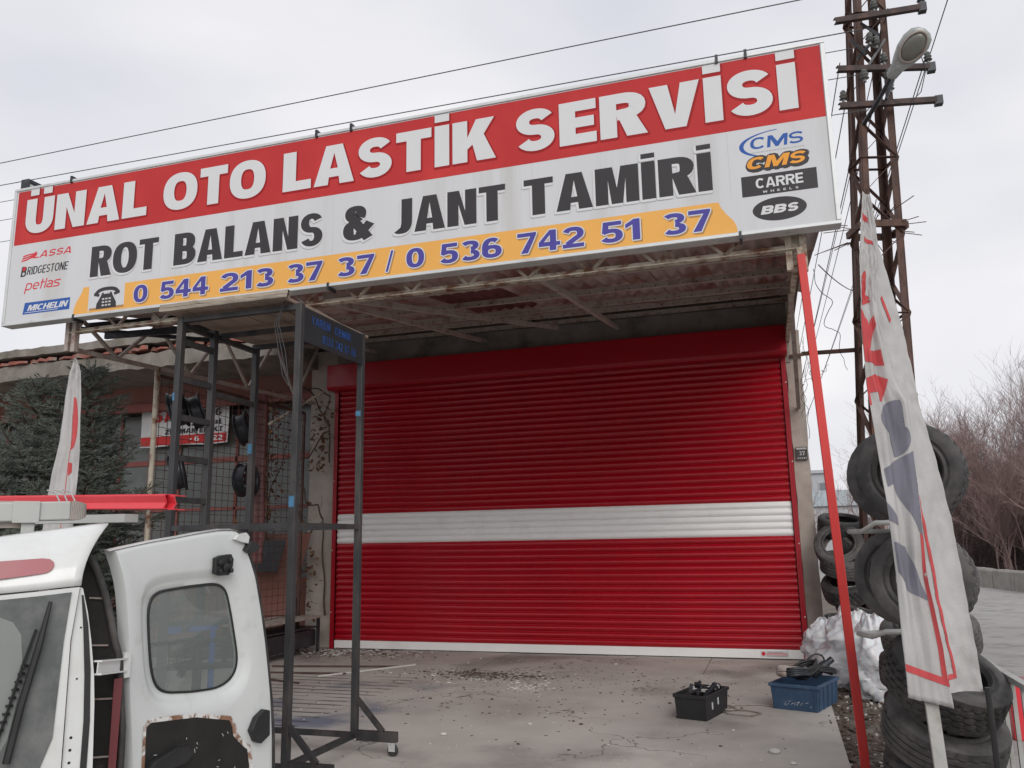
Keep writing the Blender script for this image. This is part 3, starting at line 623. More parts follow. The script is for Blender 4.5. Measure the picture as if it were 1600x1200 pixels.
flat(tel, [(cx_ - .13, cz_ - .115), (cx_ + .13, cz_ - .115), (cx_ + .125, cz_ - .06), (cx_ + .075, cz_ + .02), (cx_ + .06, cz_ + .055), (cx_ + .04, cz_ + .055), (cx_ + .04, cz_ + .04), (cx_ - .04, cz_ + .04), (cx_ - .04, cz_ + .055), (cx_ - .06, cz_ + .055), (cx_ - .075, cz_ + .02), (cx_ - .125, cz_ - .06)], yy - .0001, hol)
tel.build('telephone_symbol', M['ink_dark'], sg, fix=False)
# makers' marks, left column
lw = dict(tv=.20, th=.17, gap=.09, base_w=.85, shear=.25)
word('LASSA', -.71, -.19, 4.695, .075, y1, M['ink_red'], sg, **lw)
for k in range(3): sheet([(-.87 + k * .01, 4.672 + k * .026), (-.80 + k * .01, 4.68 + k * .028), (-.66 + k * .012, 4.72 + k * .014), (-.67, 4.735 + k * .012), (-.79 + k * .01, 4.70 + k * .026), (-.865 + k * .01, 4.688 + k * .027)], y1 - .0003 - k * .0002, M['ink_red'], sg, 'printed_emblem')
word('RIDGESTONE', -.775, -.22, 4.515, .09, y1, M['ink_dark'], sg, tv=.17, th=.13, gap=.08, base_w=.6, shear=.15)
word('B', -.86, -.785, 4.50, .115, y1, M['ink_dark'], sg, tv=.24, th=.15, shear=.12)
sheet([(-.84, 4.60), (-.79, 4.615), (-.80, 4.575), (-.83, 4.56)], y1 - .0005, M['ink_red'], sg, 'printed_emblem')
word('petlas', -.78, -.31, 4.34, .11, y1, M['ink_red'], sg, tv=.13, th=.12, gap=.09, base_w=.75, shear=.22)
sheet([(-.78, 4.07), (-.145, 4.07), (-.145, 4.20), (-.76, 4.20)], y1, M['ink_blue'], sg, 'blue_card')
word('MICHELIN', -.72, -.19, 4.105, .065, y1 - .0003, M['ink_white'], sg, tv=.26, th=.19, gap=.06, shear=.3)
sheet([(-.75, 4.086), (-.30, 4.086), (-.30, 4.092), (-.75, 4.092)], y1 - .0003, M['ink_white'], sg, 'white_line')
# makers' marks, right column
word('CMS', 6.775, 7.185, 4.685, .10, y1, M['ink_blue'], sg, tv=.22, th=.16, gap=.06, base_w=.95, shear=.1)
g = MB()
for quad in sweep(arc(7.02, 4.715, .31, .115, 95, 235, 24, 2), .035, .006): flat(g, quad, y1 - .0002)
g.build('printed_swoosh', M['ink_blue'], sg, fix=False)
x = 6.74; g = MB()
while x < 7.18: ww = random.uniform(.008, .03); flat(g, [(x, 4.650), (x + ww, 4.650), (x + ww, 4.660), (x, 4.660)], y1); x += ww + .006
g.build('small_print', M['ink_grey'], sg, fix=False)
word('CMS', 6.73, 7.18, 4.515, .10, y1, M['ink_dark'], sg, tv=.29, th=.20, gap=.07, base_w=.95, shear=.25, offs=[(a + .01, b - .008) for a, b in RING(.022)], step=.00002)
word('CMS', 6.73, 7.18, 4.515, .10, y1 - .0012, M['ink_orange'], sg, tv=.29, th=.20, gap=.07, base_w=.95, shear=.25)
sheet([(6.69, 4.285), (7.265, 4.285), (7.265, 4.46), (6.69, 4.46)], y1, M['ink_dark'], sg, 'dark_card')
word('CARRE', 6.80, 7.16, 4.345, .085, y1 - .0003, M['ink_white'], sg, tv=.24, th=.18, gap=.08, base_w=.85)
word('WHEELS', 6.85, 7.12, 4.302, .018, y1 - .0003, M['ink_white'], sg, gap=.9, tv=.2, th=.18)
sheet([(6.965 + .205 * math.cos(a * PI / 24), 4.155 + .098 * math.sin(a * PI / 24)) for a in range(48)], y1, M['ink_dark'], sg, 'dark_oval')
word('BBS', 6.82, 7.10, 4.12, .07, y1 - .0003, M['ink_white'], sg, tv=.34, th=.24, gap=.08, base_w=1.0, shear=.25)
for x in (-.258, 2.76, 3.138, 6.563, 6.797):
    g = MB(); g.box((x - .012, -5.44, 5.50), (x + .012, -5.30, 5.575)); g.build('clip', M['dark_metal'], sg)
for x in (-.072, 2.93, 6.653):
    g = MB(); g.box((x - .010, -5.44, 3.935), (x + .010, -5.30, 4.0)); g.build('clip', M['dark_metal'], sg)
for x in (.3, 1.9, 3.5, 5.1, 6.8):
    g = MB(); g.bar((x, -5.29, 4.1), (x, -5.20, 4.1), .03); g.bar((x, -5.27, 4.0), (x, -5.27, 5.45), .04, .04, (0, 1, 0)); g.build('bracket', M['dark_metal'], sg)
# small box sign end sticking up behind
ds = thing('side_signboard', 'dark edged small signboard poking up behind the left end of the long sign', 'sign', (-1.1, -4.9, 5.5))
g = MB(); g.box((-1.12, -5.25, 5.2), (-1.07, -4.55, 5.70)); g.build('board', M['frame_alu'], ds)
g = MB(); g.box((-1.16, -5.275, 5.2), (-1.05, -5.255, 5.74)); g.box((-1.16, -5.25, 5.705), (-1.05, -4.5, 5.74)); g.build('rim', M['dark_metal'], ds)
# ================================================================ BLACK WHEELED RACK
rk = thing('wheeled_rack', 'tall black steel welded rack with ladder rungs and castors standing before the shutter', 'rack', (2.99, -6.29, 0))
_C = V((6.77, -11.9, 1.6)); XF = lambda p: _C + (p - _C) * .87     # the rack is drawn at shop scale, then set to its true size and place
PS = {'A': (3.03, -6.04), 'B': (3.02, -4.93), 'C': (1.82, -6.04), 'D': (1.83, -5.60), 'E': (1.80, -4.90)}
for k_, (x, y) in PS.items():
    z1 = 3.62 if k_ != 'D' else 3.60
    g = MB(); g.bar((x, y, -.10), (x, y, z1), .058, .058, (0, 1, 0)); o = g.build('post', M['rack_metal'], rk, bevel=.004)
    if k_ in 'ABE':
        for zz, hh in ([(1.90, .09)] if k_ == 'A' else [(2.80, .05)] if k_ == 'B' else [(2.50, .10)]):
            s_ = MB(); s_.box((x - .031, y - .0312, zz), (x + .02, y - .0302, zz + hh)); s_.build('blue_paint_mark', M['blue_spray'], o)
g = MB(); x, y = PS['C']; g.box((x - .0305, y - .0305, 2.86), (x - .008, y - .0302, 2.93)); g.build('blue_paint_mark', M['blue_spray'], rk)
for zz in (3.40, 3.06, 2.72, 2.36, 2.0):
    g = MB(); g.bar((1.82, -6.01, zz), (1.83, -5.63, zz), .04, .05); g.build('rung', M['rack_metal'], rk)
def rb(p, q, w_=.045, h=.045, nm='rail'): g = MB(); g.bar(p, q, w_, h); return g.build(nm, M['rack_metal'], rk)
for p, q in [((1.85, -6.04, 3.59), (3.0, -6.04, 3.59)), ((1.83, -4.92, 3.59), (2.99, -4.92, 3.59)), ((1.81, -5.99, 3.55), (1.80, -4.94, 3.55)), ((1.83, -5.5, 3.57), (3.0, -5.5, 3.57)),
             ((1.83, -5.62, 3.0), (1.80, -4.94, 3.0)), ((1.85, -6.04, 1.755), (3.0, -6.04, 1.755)), ((3.02, -6.0, 1.755), (3.02, -4.96, 1.755)), ((1.83, -4.93, 1.755), (2.99, -4.93, 1.755)), ((1.81, -6.0, 1.755), (1.80, -4.94, 1.755)),
             ((1.6, -4.93, .16 - .24), (3.42, -4.93, .16 - .24)), ((1.6, -6.04, .16 - .24), (3.42, -6.04, .16 - .24)), ((3.02, -6.01, .16 - .24), (3.02, -4.96, .16 - .24)), ((1.80, -6.01, .16 - .24), (1.80, -4.96, .16 - .24))]: rb(p, q)
g = MB(); g.bar((3.05, -4.93, .16 - .24), (3.44, -4.93, .16 - .24), .05, .085); g.build('foot', M['rack_metal'], rk)
g = MB(); g.bar((3.05, -6.04, .16 - .24), (3.44, -6.04, .16 - .24), .05, .085); g.build('foot', M['rack_metal'], rk)
for y in (-4.93, -6.04): rb((3.03, y, .48 - .24), (3.30, y, .2 - .24), .04, .04, 'brace')
for x, y in [(3.40, -4.93), (3.40, -6.04), (1.64, -4.93), (1.64, -6.04)]:
    g = MB(); g.box((x - .035, y - .035, -.132), (x + .035, y + .035, -.124)); g.box((x - .03, y - .028, -.195), (x + .03, y - .022, -.132)); g.box((x - .03, y + .022, -.195), (x + .03, y + .028, -.132)); cst = g.build('castor', M['frame_alu'], rk)
    g = MB(); g.lathe([(0, -.017), (.042, -.017), (.05, -.008), (.05, .008), (.042, .017), (0, .017)], (x, y, -.19), (0, 1, 0), 20); g.build('castor_wheel', M['rubber'], cst, smooth=True, sharp=40)
# black lettered panel between A and B, and timber deck on top
g = MB(); g.box((3.035, -6.01, 3.30), (3.05, -4.96, 3.60)); pn = g.build('header_panel', M['panel_black'], rk)
fr = lambda z: ((3.0512, -5.92, 0), (0, 1, 0), (0, 0, 1), (1, 0, 0))
word('YAREN', .03, .34, 3.475, .075, 0, M['blue_paint'], pn, frame=fr(0), tv=.18, th=.14, gap=.14, base_w=.7)
word('DEMİR', .43, .72, 3.475, .07, 0, M['blue_paint'], pn, frame=fr(0), tv=.18, th=.14, gap=.14, base_w=.7)
word('0533 342 07 66', .22, .82, 3.345, .075, 0, M['blue_paint'], pn, frame=fr(0), tv=.17, th=.14, gap=.16, base_w=.6)
for i in range(6):
    x0 = 1.73 + i * .205; g = MB(); loops = []
    for j in range(9):
        y = -6.16 + 1.5 * j / 8; zz = 3.64 + .006 * math.sin(j + i) + .012 * noise.noise(V((i, y * 2, 1))); e = .006 * noise.noise(V((i * 5, y * 6, 3)))
        loops.append([(x0 + e, y, zz), (x0 + .197 + e, y, zz), (x0 + .197, y, zz + .03), (x0, y, zz + .032)])
    g.loft(loops); g.f += [(0, 1, 2, 3), (32, 35, 34, 33)]; g.build('deck_plank', M['wood_old'], rk)
for zz, yy_ in ((3.64, -6.20), (3.675, -6.19)):
    g = MB(); loops = []
    for j in range(25):
        x = 1.70 + 1.30 * j / 24; e = .008 * noise.noise(V((x * 8, zz * 9, 2)))
        loops.append([(x, yy_ + e, zz + e), (x, yy_ + .04, zz + e), (x, yy_ + .04, zz + .028 + e), (x, yy_ - e, zz + .03 + e * .6)])
    g.loft(loops); g.f += [(0, 1, 2, 3)]; g.build('edge_batten', M['wood_edge'], rk)
g = MB()
for k_ in range(3): g.tube([(2.90 + .02 * k_, -6.08 - .01 * k_, 3.66), (2.86 - .02 * k_, -6.1, 3.45), (2.93 - .01 * k_, -6.09, 3.2 - .1 * k_), (2.97, -6.08, 2.9)], .0035, 5)
g.build('loose_wire', M['wire'], rk)

XF = None
# ================================================================ WHITE VAN (rear right quarter, right rear door swung open)
vx, vy = 4.443, -9.558; RV = V((.669, .743, 0)).normalized(); HV = V((-.743, .669, 0)).normalized()   # across (to its right), forwards
van = thing('parked_van', 'white panel van with a loaded roof rack and its right rear door open', 'van', (vx, vy, 0))
def vp(u, z, f=0): return V((vx, vy, 0)) + RV * u + HV * f + V((0, 0, z))
def round_prof():
    # body cross-section (u, z), right half to left, closed bottom
    return [(-.02, .32), (.03, .55), (.02, .9), (-.04, 1.25), (-.12, 1.52), (-.24, 1.64), (-.5, 1.70), (-.85, 1.72), (-1.2, 1.70), (-1.46, 1.64), (-1.58, 1.52), (-1.66, 1.25), (-1.72, .9), (-1.73, .55), (-1.68, .32)]
g = MB(); loops = []
for f, sz, sw in [(.22, .985, .96), (.30, 1, 1), (1.4, 1, 1), (2.2, .99, 1), (2.7, .97, .97), (3.35, .64, .95), (3.9, .58, .88), (4.05, .45, .8)]:
    loops.append([tuple(vp((u + .85) * sw - .85, .32 + (z_ - .32) * (sz if f < 2.5 else (sz if z_ > 1 else min(1, sz + .2))), f)) for u, z_ in round_prof()])
g.loft(loops); g.f.append(tuple(len(g.v) - 15 + i for i in range(15))); g.build('body', M['van_white'], van, smooth=True)
# rear header above the doors: a curved shell
top = [(-.80, 1.600), (-.373, 1.626), (-.266, 1.641), (-.155, 1.657), (-.038, 1.673), (.022, 1.682), (.073, 1.688)]
bot = [(-.80, 1.42), (-.356, 1.448), (-.25, 1.456), (-.139, 1.463), (-.075, 1.468), (-.035, 1.471), (-.010, 1.473)]
g = MB(); loops = []; K = 9
for j in range(K + 1):
    t = j / K; lp = []
    for i, (a, b) in enumerate(zip(bot, top)):
        u = a[0] + (b[0] - a[0]) * (t ** (1.9 if i > 3 else 1)); z_ = a[1] + (b[1] - a[1]) * t
        lp.append(tuple(vp(u, z_ + .004 * math.sin(t * PI), .14 * t * t + .01 * t)))
    loops.append(lp)
loops.append([tuple(vp(b[0] - .01, b[1] + .006, .32)) for b in top])
g.loft(loops, close=False); ho = g.build('rear_header', M['van_white'], van, smooth=True)
sm = ho.modifiers.new('solid', 'SOLIDIFY'); sm.thickness = .006; sm.offset = 0
brk = [(-.60, 1.540), (-.401, 1.552), (-.259, 1.562), (-.135, 1.569), (-.112, 1.566), (-.100, 1.556), (-.097, 1.543), (-.103, 1.530), (-.115, 1.521), (-.135, 1.517), (-.254, 1.504), (-.396, 1.495), (-.60, 1.484)]
g = MB(); g.slab(brk, vp(0, 0, -.45 * 1.485 - .006), RV, V((0, 0, 1)) + HV * .45, HV * -1, .006); bl_ = g.build('high_brake_light', M['lamp_red'], van)
# closed left door: glass with a black ceramic margin, wiper
dl = [(-.014, 1.468), (-.03, 1.292), (-.028, .88), (-.03, .40), (-.85, .40), (-.85, 1.40), (-.356, 1.443), (-.139, 1.458)]
g = MB(); g.slab(dl, vp(0, 0, -.004), RV, V((0, 0, 1)), HV, .03); ldoor = g.build('left_rear_door', M['van_white'], van)
gl = [(-.038, 1.452), (-.050, 1.29), (-.060, .98), (-.10, .86), (-.80, .86), (-.82, 1.38), (-.356, 1.428), (-.139, 1.443)]
g = MB(); g.slab(gl, vp(0, 0, -.0085), RV, V((0, 0, 1)), HV, .004); gw = g.build('rear_window', M['van_glass'], ldoor)
gi = [(-.243, 1.379), (-.205, 1.362), (-.178, 1.320), (-.168, 1.24), (-.169, 1.138), (-.19, .99), (-.22, .93), (-.75, .93), (-.78, 1.33), (-.40, 1.37)]
g = MB(); g.slab(gi, vp(0, 0, -.0095), RV, V((0, 0, 1)), HV, .0008); g.build('window_pane', M['van_glass_inner'], ldoor)
g = MB(); g.tube([vp(-.100, 1.425, -.03), vp(-.124, 1.278, -.032), vp(-.160, 1.098, -.032), vp(-.187, .922, -.03)], [.006, .011, .012, .012], 6); wp = g.build('wiper', M['black_plastic'], van)
g = MB(); g.tube([vp(-.135, 1.335, -.02), vp(-.165, 1.22, -.018), vp(-.205, 1.04, -.018), vp(-.25, .86, -.018)], .005, 5)
for k_ in range(9): t = k_ / 9; p = vp(-.16 - .06 * t, 1.22 - .22 * t, -.022); g.box(tuple(p - V((.008, .008, .004))), tuple(p + V((.008, .008, .004))))
g.build('wiper_blade', M['black_plastic'], wp)
# door jamb with holes painted dark, seals, black panel painting the opening's shade
jm = [(-.012, 1.468), (-.003, 1.462), (.018, 1.38), (.035, 1.287), (.052, 1.17), (.060, 1.073), (.069, .866), (.069, .40), (-.024, .40), (-.024, .88), (-.026, 1.292)]
g = MB(); g.slab(jm, vp(0, 0, .012), RV, V((0, 0, 1)), HV, .05); jo = g.build('door_jamb', M['van_white'], van)
sl2 = [(-.006, 1.44), (.000, 1.44), (.022, 1.34), (.040, 1.19), (.050, 1.02), (.052, .42), (.030, .42), (.030, 1.02), (.022, 1.17), (.008, 1.32)]
g = MB(); g.slab(sl2, vp(0, 0, .0085), RV, V((0, 0, 1)), HV, .004); g.build('door_seal', M['black_plastic'], van)
for zz in (1.33, 1.16, .97, .93, .89):
    g = MB(); g.lathe([(0, 0), (.0035 if zz > 1 else .005, 0)], vp(.0 - (.004 if zz < 1 else 0), zz, .0115), HV * -1, 10); g.build('jamb_hole_shade', M['cavity_shade'], jo)  # flat discs, the shade of each hole is in the colour
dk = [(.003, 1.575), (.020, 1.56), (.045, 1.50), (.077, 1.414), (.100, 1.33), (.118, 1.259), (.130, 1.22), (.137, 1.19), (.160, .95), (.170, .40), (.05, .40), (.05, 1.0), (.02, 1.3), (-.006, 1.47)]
g = MB(); g.slab(dk, vp(0, 0, .20), RV, V((0, 0, 1)), HV, .02); g.build('cargo_shade_panel', M['cavity_shade'], van)  # solid panel, darkness of the interior is painted into it
g = MB(); g.tube([vp(u + .006, z_, .18) for u, z_ in [(.003, 1.575), (.024, 1.558), (.05, 1.50), (.08, 1.414), (.103, 1.33), (.12, 1.259), (.134, 1.215), (.141, 1.17), (.165, .95), (.172, .42)]], .013, 8); g.build('rubber_seal', M['rubber'], van, smooth=True)
for zz, a, b in ((1.42, .03, .075), (1.25, .05, .105), (1.06, .07, .135), (.86, .075, .14)):
    g = MB(); g.box((-.001, -.001, -.001), (.001, .001, .001)); g = MB(); g.bar(vp(a, zz, .19), vp(b, zz - .004, .19), .006, .006); g.build('trim_clip', M['old_grey'], van)
# wheels
for f in (.75, 3.25):
    for u, s_ in ((.0, 1), (-1.70, -1)):
        g = MB(); g.lathe([(.20, -.09), (.27, -.095), (.30, -.07), (.31, 0), (.30, .07), (.27, .095), (.20, .09)], vp(u - .08 * s_, .31, f), RV, 32); ty = g.build('wheel', M['rubber'], van, smooth=True)
        g = MB(); g.lathe([(0, .05), (.05, .06), (.09, .04), (.17, .05), (.2, .085)], vp(u - .08 * s_, .31, f), RV * s_, 24); g.build('rim', M['frame_alu'], ty, smooth=True)
# open right door
q0 = V((4.39397, -9.3277, 0)); DD = V((.13508, .99083, 0)).normalized(); DN = V((DD.y, -DD.x, 0))    # DN: towards the viewer
if DN.dot(V((6.77, -11.9, 0)) - q0) < 0: DN = -DN
dout = [(-.056, 1.588), (.014, 1.601), (.13, 1.620), (.258, 1.637), (.38, 1.655), (.503, 1.669), (.58, 1.670), (.63, 1.662), (.648, 1.635), (.655, 1.607), (.684, 1.54), (.713, 1.463), (.755, 1.32), (.792, 1.175), (.824, 1.02), (.85, .888), (.870, .74), (.878, .608), (.885, .42), (.5, .40), (.14, .42), (.110, .60), (.096, .793), (.082, .91), (.068, 1.024), (.055, 1.14), (.043, 1.258), (.030, 1.35), (.016, 1.43), (.0, 1.50), (-.016, 1.545), (-.045, 1.572)]
win = [(.15, 1.39), (.16, 1.413), (.194, 1.428), (.34, 1.438), (.49, 1.443), (.54, 1.433), (.566, 1.402), (.60, 1.30), (.645, 1.137), (.650, 1.09), (.635, 1.045), (.59, 1.015), (.529, 1.003), (.40, 1.010), (.272, 1.027), (.230, 1.042), (.200, 1.075), (.178, 1.14), (.160, 1.25), (.148, 1.35)]
ctr = (.39, 1.22)
def resample(poly, n=96):
    out = []
    for k in range(n):
        a = 2 * PI * k / n; d = (math.cos(a), math.sin(a)); best = None
        for i in range(len(poly)):
            p, q = poly[i], poly[(i + 1) % len(poly)]
            ex, ey = q[0] - p[0], q[1] - p[1]; det = d[0] * -ey + ex * d[1]
            if abs(det) < 1e-12: continue
            px, py = p[0] - ctr[0], p[1] - ctr[1]
            t = (px * -ey + ex * py) / det; s_ = (d[0] * py - d[1] * px) / det
            if t > 0 and -1e-9 <= s_ <= 1 + 1e-9 and (best is None or t > best): best = t
        out.append((ctr[0] + d[0] * best, ctr[1] + d[1] * best))
    return out
def smooth_loop(lp, k=2):
    for _ in range(k): lp = [((lp[i - 1][0] + 2 * lp[i][0] + lp[(i + 1) % len(lp)][0]) / 4, (lp[i - 1][1] + 2 * lp[i][1] + lp[(i + 1) % len(lp)][1]) / 4) for i in range(len(lp))]
    return lp
Wn = smooth_loop(resample(win), 3); On = resample(dout)
def dpt(p, dep=0): 
    lean = .10 * max(0, p[1] - 1.45) ** 1.0
    return q0 + DD * p[0] + V((0, 0, p[1])) - DN * (dep + lean)
def scl(lp, s_, dz=0): return [(ctr[0] + (p[0] - ctr[0]) * s_, ctr[1] + dz + (p[1] - ctr[1]) * s_) for p in lp]
def mixl(a, b, t): return [(p[0] + (q[0] - p[0]) * t, p[1] + (q[1] - p[1]) * t) for p, q in zip(a, b)]
W2 = scl(Wn, 1.22, .005)
W2 = [(min(p[0], o[0] + 9) if True else 0, p[1]) for p, o in zip(W2, On)]
def inside(a, b, lim): # keep loop a within loop b
    out = []
    for p, q in zip(a, b):
        rp1 = math.hypot(p[0] - ctr[0], p[1] - ctr[1]); rq = math.hypot(q[0] - ctr[0], q[1] - ctr[1]); s_ = min(1, rq * lim / rp1)
        out.append((ctr[0] + (p[0] - ctr[0]) * s_, ctr[1] + (p[1] - ctr[1]) * s_))
    return out
W2 = smooth_loop(inside(W2, On, .92), 2); W1 = smooth_loop(inside(scl(Wn, 1.10), On, .86), 1); On_in = inside(On, On, .985)
g = MB(); lo = [[dpt(p, .055) for p in On], [dpt(p, .012) for p in On], [dpt(p, .0) for p in mixl(On, W2, .06)], [dpt(p, .0) for p in mixl(On, W2, .14)], [dpt(p, .001) for p in mixl(On, W2, .9)], [dpt(p, .006) for p in W2], [dpt(p, .020) for p in mixl(W2, W1, .6)], [dpt(p, .026) for p in W1], [dpt(p, .028) for p in mixl(W1, Wn, .8)], [dpt(p, .034) for p in Wn]]
g.loft(lo); rdoor = g.build('right_rear_door', M['van_inner'], van, smooth=True, sharp=50)
g = MB(); g.loft([[dpt(p, .055) for p in On], [dpt(p, .055) for p in mixl(Wn, On, .05)], [dpt(p, .03) for p in Wn]]); g.build('outer_skin', M['van_white'], rdoor, smooth=True, sharp=40)
g = MB(); g.loft([[dpt(p, .030) for p in mixl(Wn, W1, .10)], [dpt(p, .024) for p in Wn], [dpt(p, .027) for p in scl(Wn, .965)]]); g.build('window_gasket', M['black_plastic'], rdoor, smooth=True)
g = MB(); g.add([dpt(p, .031) for p in Wn], [tuple(range(96))]); g.build('window_pane', M['door_glass'], rdoor, fix=False)
# top lip of the door
g = MB(); lp = dout[:8]; g.loft([[dpt(p, .0) for p in lp], [dpt((p[0], p[1] + .006), .02) for p in lp], [dpt((p[0], p[1] + .002), .055) for p in lp]], close=False); g.build('door_lip', M['van_white'], rdoor, smooth=True)
# missing lower trim: rust rim round a black plate painting the hollow's shade
hole = [(.150, .925), (.17, .938), (.40, .915), (.585, .868), (.605, .835), (.612, .80), (.65, .765), (.70, .725), (.716, .66), (.72, .50), (.16, .50)]
rim = [(.138, .93), (.165, .955), (.40, .932), (.592, .884), (.625, .84), (.634, .808), (.668, .775), (.722, .735), (.738, .66), (.742, .48), (.148, .48)]
g = MB(); g.slab([(a, b) for a, b in rim], q0 + DN * .0015, DD, V((0, 0, 1)), DN, .002, [hole]); g.build('rust_rim', M['door_rust'], rdoor)
g = MB(); g.slab([(a, b) for a, b in hole], q0 + DN * .0005, DD, V((0, 0, 1)), DN, .0012); g.build('trim_hole_shade', M['cavity_shade'], rdoor)
g = MB()
for i in range(22):
    a, b = random.uniform(.2, .68), random.uniform(.55, .84); 
    if a > .6 and b > .72: continue
    d = random.uniform(.006, .018); an = random.uniform(0, PI); g.bar(q0 + DD * a + DN * .003 + V((0, 0, b)), q0 + DD * (a + d * math.cos(an)) + DN * .003 + V((0, 0, b + d * math.sin(an))), .0025)
g.build('paint_chips', M['ink_grey'], rdoor)
def knob(nm, a, b, pts, t=.02, m='black_plastic'):
    g = MB(); g.slab([(a + x, b + z_) for x, z_ in pts], q0 + DN * (.001 + .1 * 0) - DN * (.10 * max(0, b - 1.45)), DD, V((0, 0, 1)), DN, t); return g.build(nm, M[m], rdoor, bevel=.003)
l1 = knob('upper_latch', .50, 1.52, [(-.05, -.035), (-.02, -.045), (.03, -.045), (.05, -.02), (.055, .02), (.04, .045), (-.02, .04), (-.05, .03)], .022)
for a, b, r_ in ((-.03, .01, .012), (.03, .02, .012), (0, -.01, .016), (.035, -.025, .01), (-.03, -.025, .009)):
    g = MB(); g.lathe([(0, .018), (r_, .014), (r_, 0)], q0 + DD * (.50 + a) + DN * (.013) + V((0, 0, 1.52 + b)), DN, 12); g.build('bolt', M['black_plastic'], l1)
l2 = knob('side_latch', .755, .815, [(-.06, -.01), (-.03, .04), (.02, .065), (.05, .055), (.055, -.05), (.0, -.075), (-.03, -.06)], .03)
g = MB(); g.box((0, 0, 0), (.001, .001, .001)); g = MB(); g.bar(q0 + DD * .79 + DN * .02 + V((0, 0, .78)), q0 + DD * .79 + DN * .02 + V((0, 0, .87)), .028, .02, tuple(DN)); g.build('striker', M['frame_alu'], l2)
knob('door_handle', .24, .79, [(-.09, -.02), (-.06, .01), (.04, .035), (.10, .03), (.13, .0), (.10, -.03), (0, -.04)], .03)
knob('top_bracket', .62, 1.628, [(-.05, .0), (-.03, .022), (.02, .03), (.04, .012), (.035, -.02), (-.01, -.012)], .02, 'van_white')
knob('rubber_stop', .66, 1.60, [(-.03, -.02), (.0, .018), (.045, .01), (.05, -.02), (.0, -.035)], .03)
g = MB(); g.tube([dpt((p[0] + .018, p[1]), .03) for p in dout[8:19]], .016, 6); g.build('door_edge_seal', M['rubber'], rdoor, smooth=True)
# check strap between the body and the door
g = MB(); a, b = vp(.062, 1.19, .02), q0 + DD * .03 + DN * .005 + V((0, 0, 1.17))
g.bar(a + V((0, 0, .022)), b + V((0, 0, .022)), .03, .006); g.bar(a - V((0, 0, .022)), b - V((0, 0, .022)), .03, .006); g.bar(a, b, .004, .04); g.bar(b - V((0, 0, .045)), b + V((0, 0, .045)), .03, .03, tuple(DN)); g.build('hinge', M['van_white'], van)
g = MB(); p = vp(.145, 1.02, .14); g.slab([(0, 0), (.028, .0), (.024, -.5), (.0, -.5)], vp(.130, 1.13, .15), RV, V((0, 0, 1)), HV, .03); g.build('tail_light', M['tail_red'], van)
# roof rack cross bar, ribbed end caps, feet
bu = lambda u, z_, f: vp(u, z_, f)
CP = V((3.83, -9.05, 0)); 
def cr(u, z_, f=0): return CP + RV * u + HV * f + V((0, 0, z_))
g = MB(); g.prof(cr(-1.45, 1.722), cr(.0, 1.766 - .004), [(-.045, -.04), (.045, -.04), (.045, .04), (-.045, .04)]); xb = g.build('roof_rack_bar', M['rack_alu'], van, bevel=.006)
loops = []
for i in range(19):
    t = i / 18; s_ = math.sqrt(max(0, 1 - t * t)) * .95 + .05; r_ = s_ * (1 if i % 2 else .94)
    loops.append([tuple(cr(.0 + .062 * t, 1.762) + HV * a * r_ + V((0, 0, b * (.55 + .45 * r_)))) for a, b in [(-.046, -.041), (.046, -.041), (.046, .041), (-.046, .041)]])
g = MB(); g.loft(loops); g.f.append(tuple(len(g.v) - 4 + i for i in range(4))); g.build('bar_end_cap', M['old_grey'], van)
g = MB(); g.box((0, 0, 0), (.0001, .0001, .0001)); g = MB(); g.bar(cr(-.155, 1.60), cr(-.155, 1.722), .075, .05, tuple(RV)); g.bar(cr(-.165, 1.71, -.05), cr(-.165, 1.80, -.05), .10, .012, tuple(HV)); g.build('rack_foot', M['rack_alu'], van, bevel=.004)
g = MB(); g.bar(cr(-.22, 1.69), cr(-.22, 1.802), .012, .10, tuple(RV)); g.build('strap', M['old_grey'], van)
# shutter guide profiles on the rack
def gutter(nm, p, q, sc, lab):
    t = thing(nm, lab, 'metal profile', tuple(p), 'red profiles on the van roof')
    for i, (off, dz) in enumerate([(0, 0), (.05, -.004)]):
        pp = V(p) + (V(q) - V(p)).normalized() * -.035 * i + V((0, 0, dz)); g = MB()
        g.prof(pp + V((0, .03 * i, 0)), V(q) + V((0, .03 * i, 0)), [(a * sc, b * sc) for a, b in [(-.05, -.05), (.05, -.05), (.05, -.044), (-.036, -.044), (-.02, -.01), (-.036, .028), (-.036, .036), (.05, .036), (.05, .042), (-.044, .042), (-.046, .03), (-.030, -.01), (-.05, -.044)]])
        g.build('profile', M['profile_red'], t)
    return t
gt = gutter('guide_profile', (3.93, -8.55, 1.822), (1.4, -8.25, 1.90), .78, 'bundle of long red metal guide profiles tied on the van roof rack')
for k_ in range(3):
    g = MB(); px_ = 3.30 - .05 * k_; g.tube([(px_ - .03, -8.57, 1.90), (px_, -8.54, 1.885), (px_ + .05, -8.56, 1.84), (px_ + .06, -8.50, 1.79)], .004, 5); g.build('tie_cord', M['flag'], gt)
g = MB(); g.prof((3.75, -8.60, 1.742), (2.2, -8.4, 1.76), [(-.04, -.02), (.04, -.02), (.04, .02), (-.04, .02)]); t = g.build('white_profile', M['rack_alu'], None); tag(t, 'pale flat metal profile lying under the red ones on the van roof', 'metal profile')
g = MB()
for i in range(5):
    pts = []; 
    for j in range(14): a = j * .9 + i; pts.append(tuple(cr(-.36 + .07 * math.cos(a) - .02 * i, 1.705 + .02 * math.sin(a * 1.3) + .008 * i, .02 + .05 * math.sin(a))))
    g.tube(pts, .008, 5)
tag(g.build('coiled_cable', M['old_grey'], None), 'grey cable coil tucked under the van roof rack bar', 'cable')

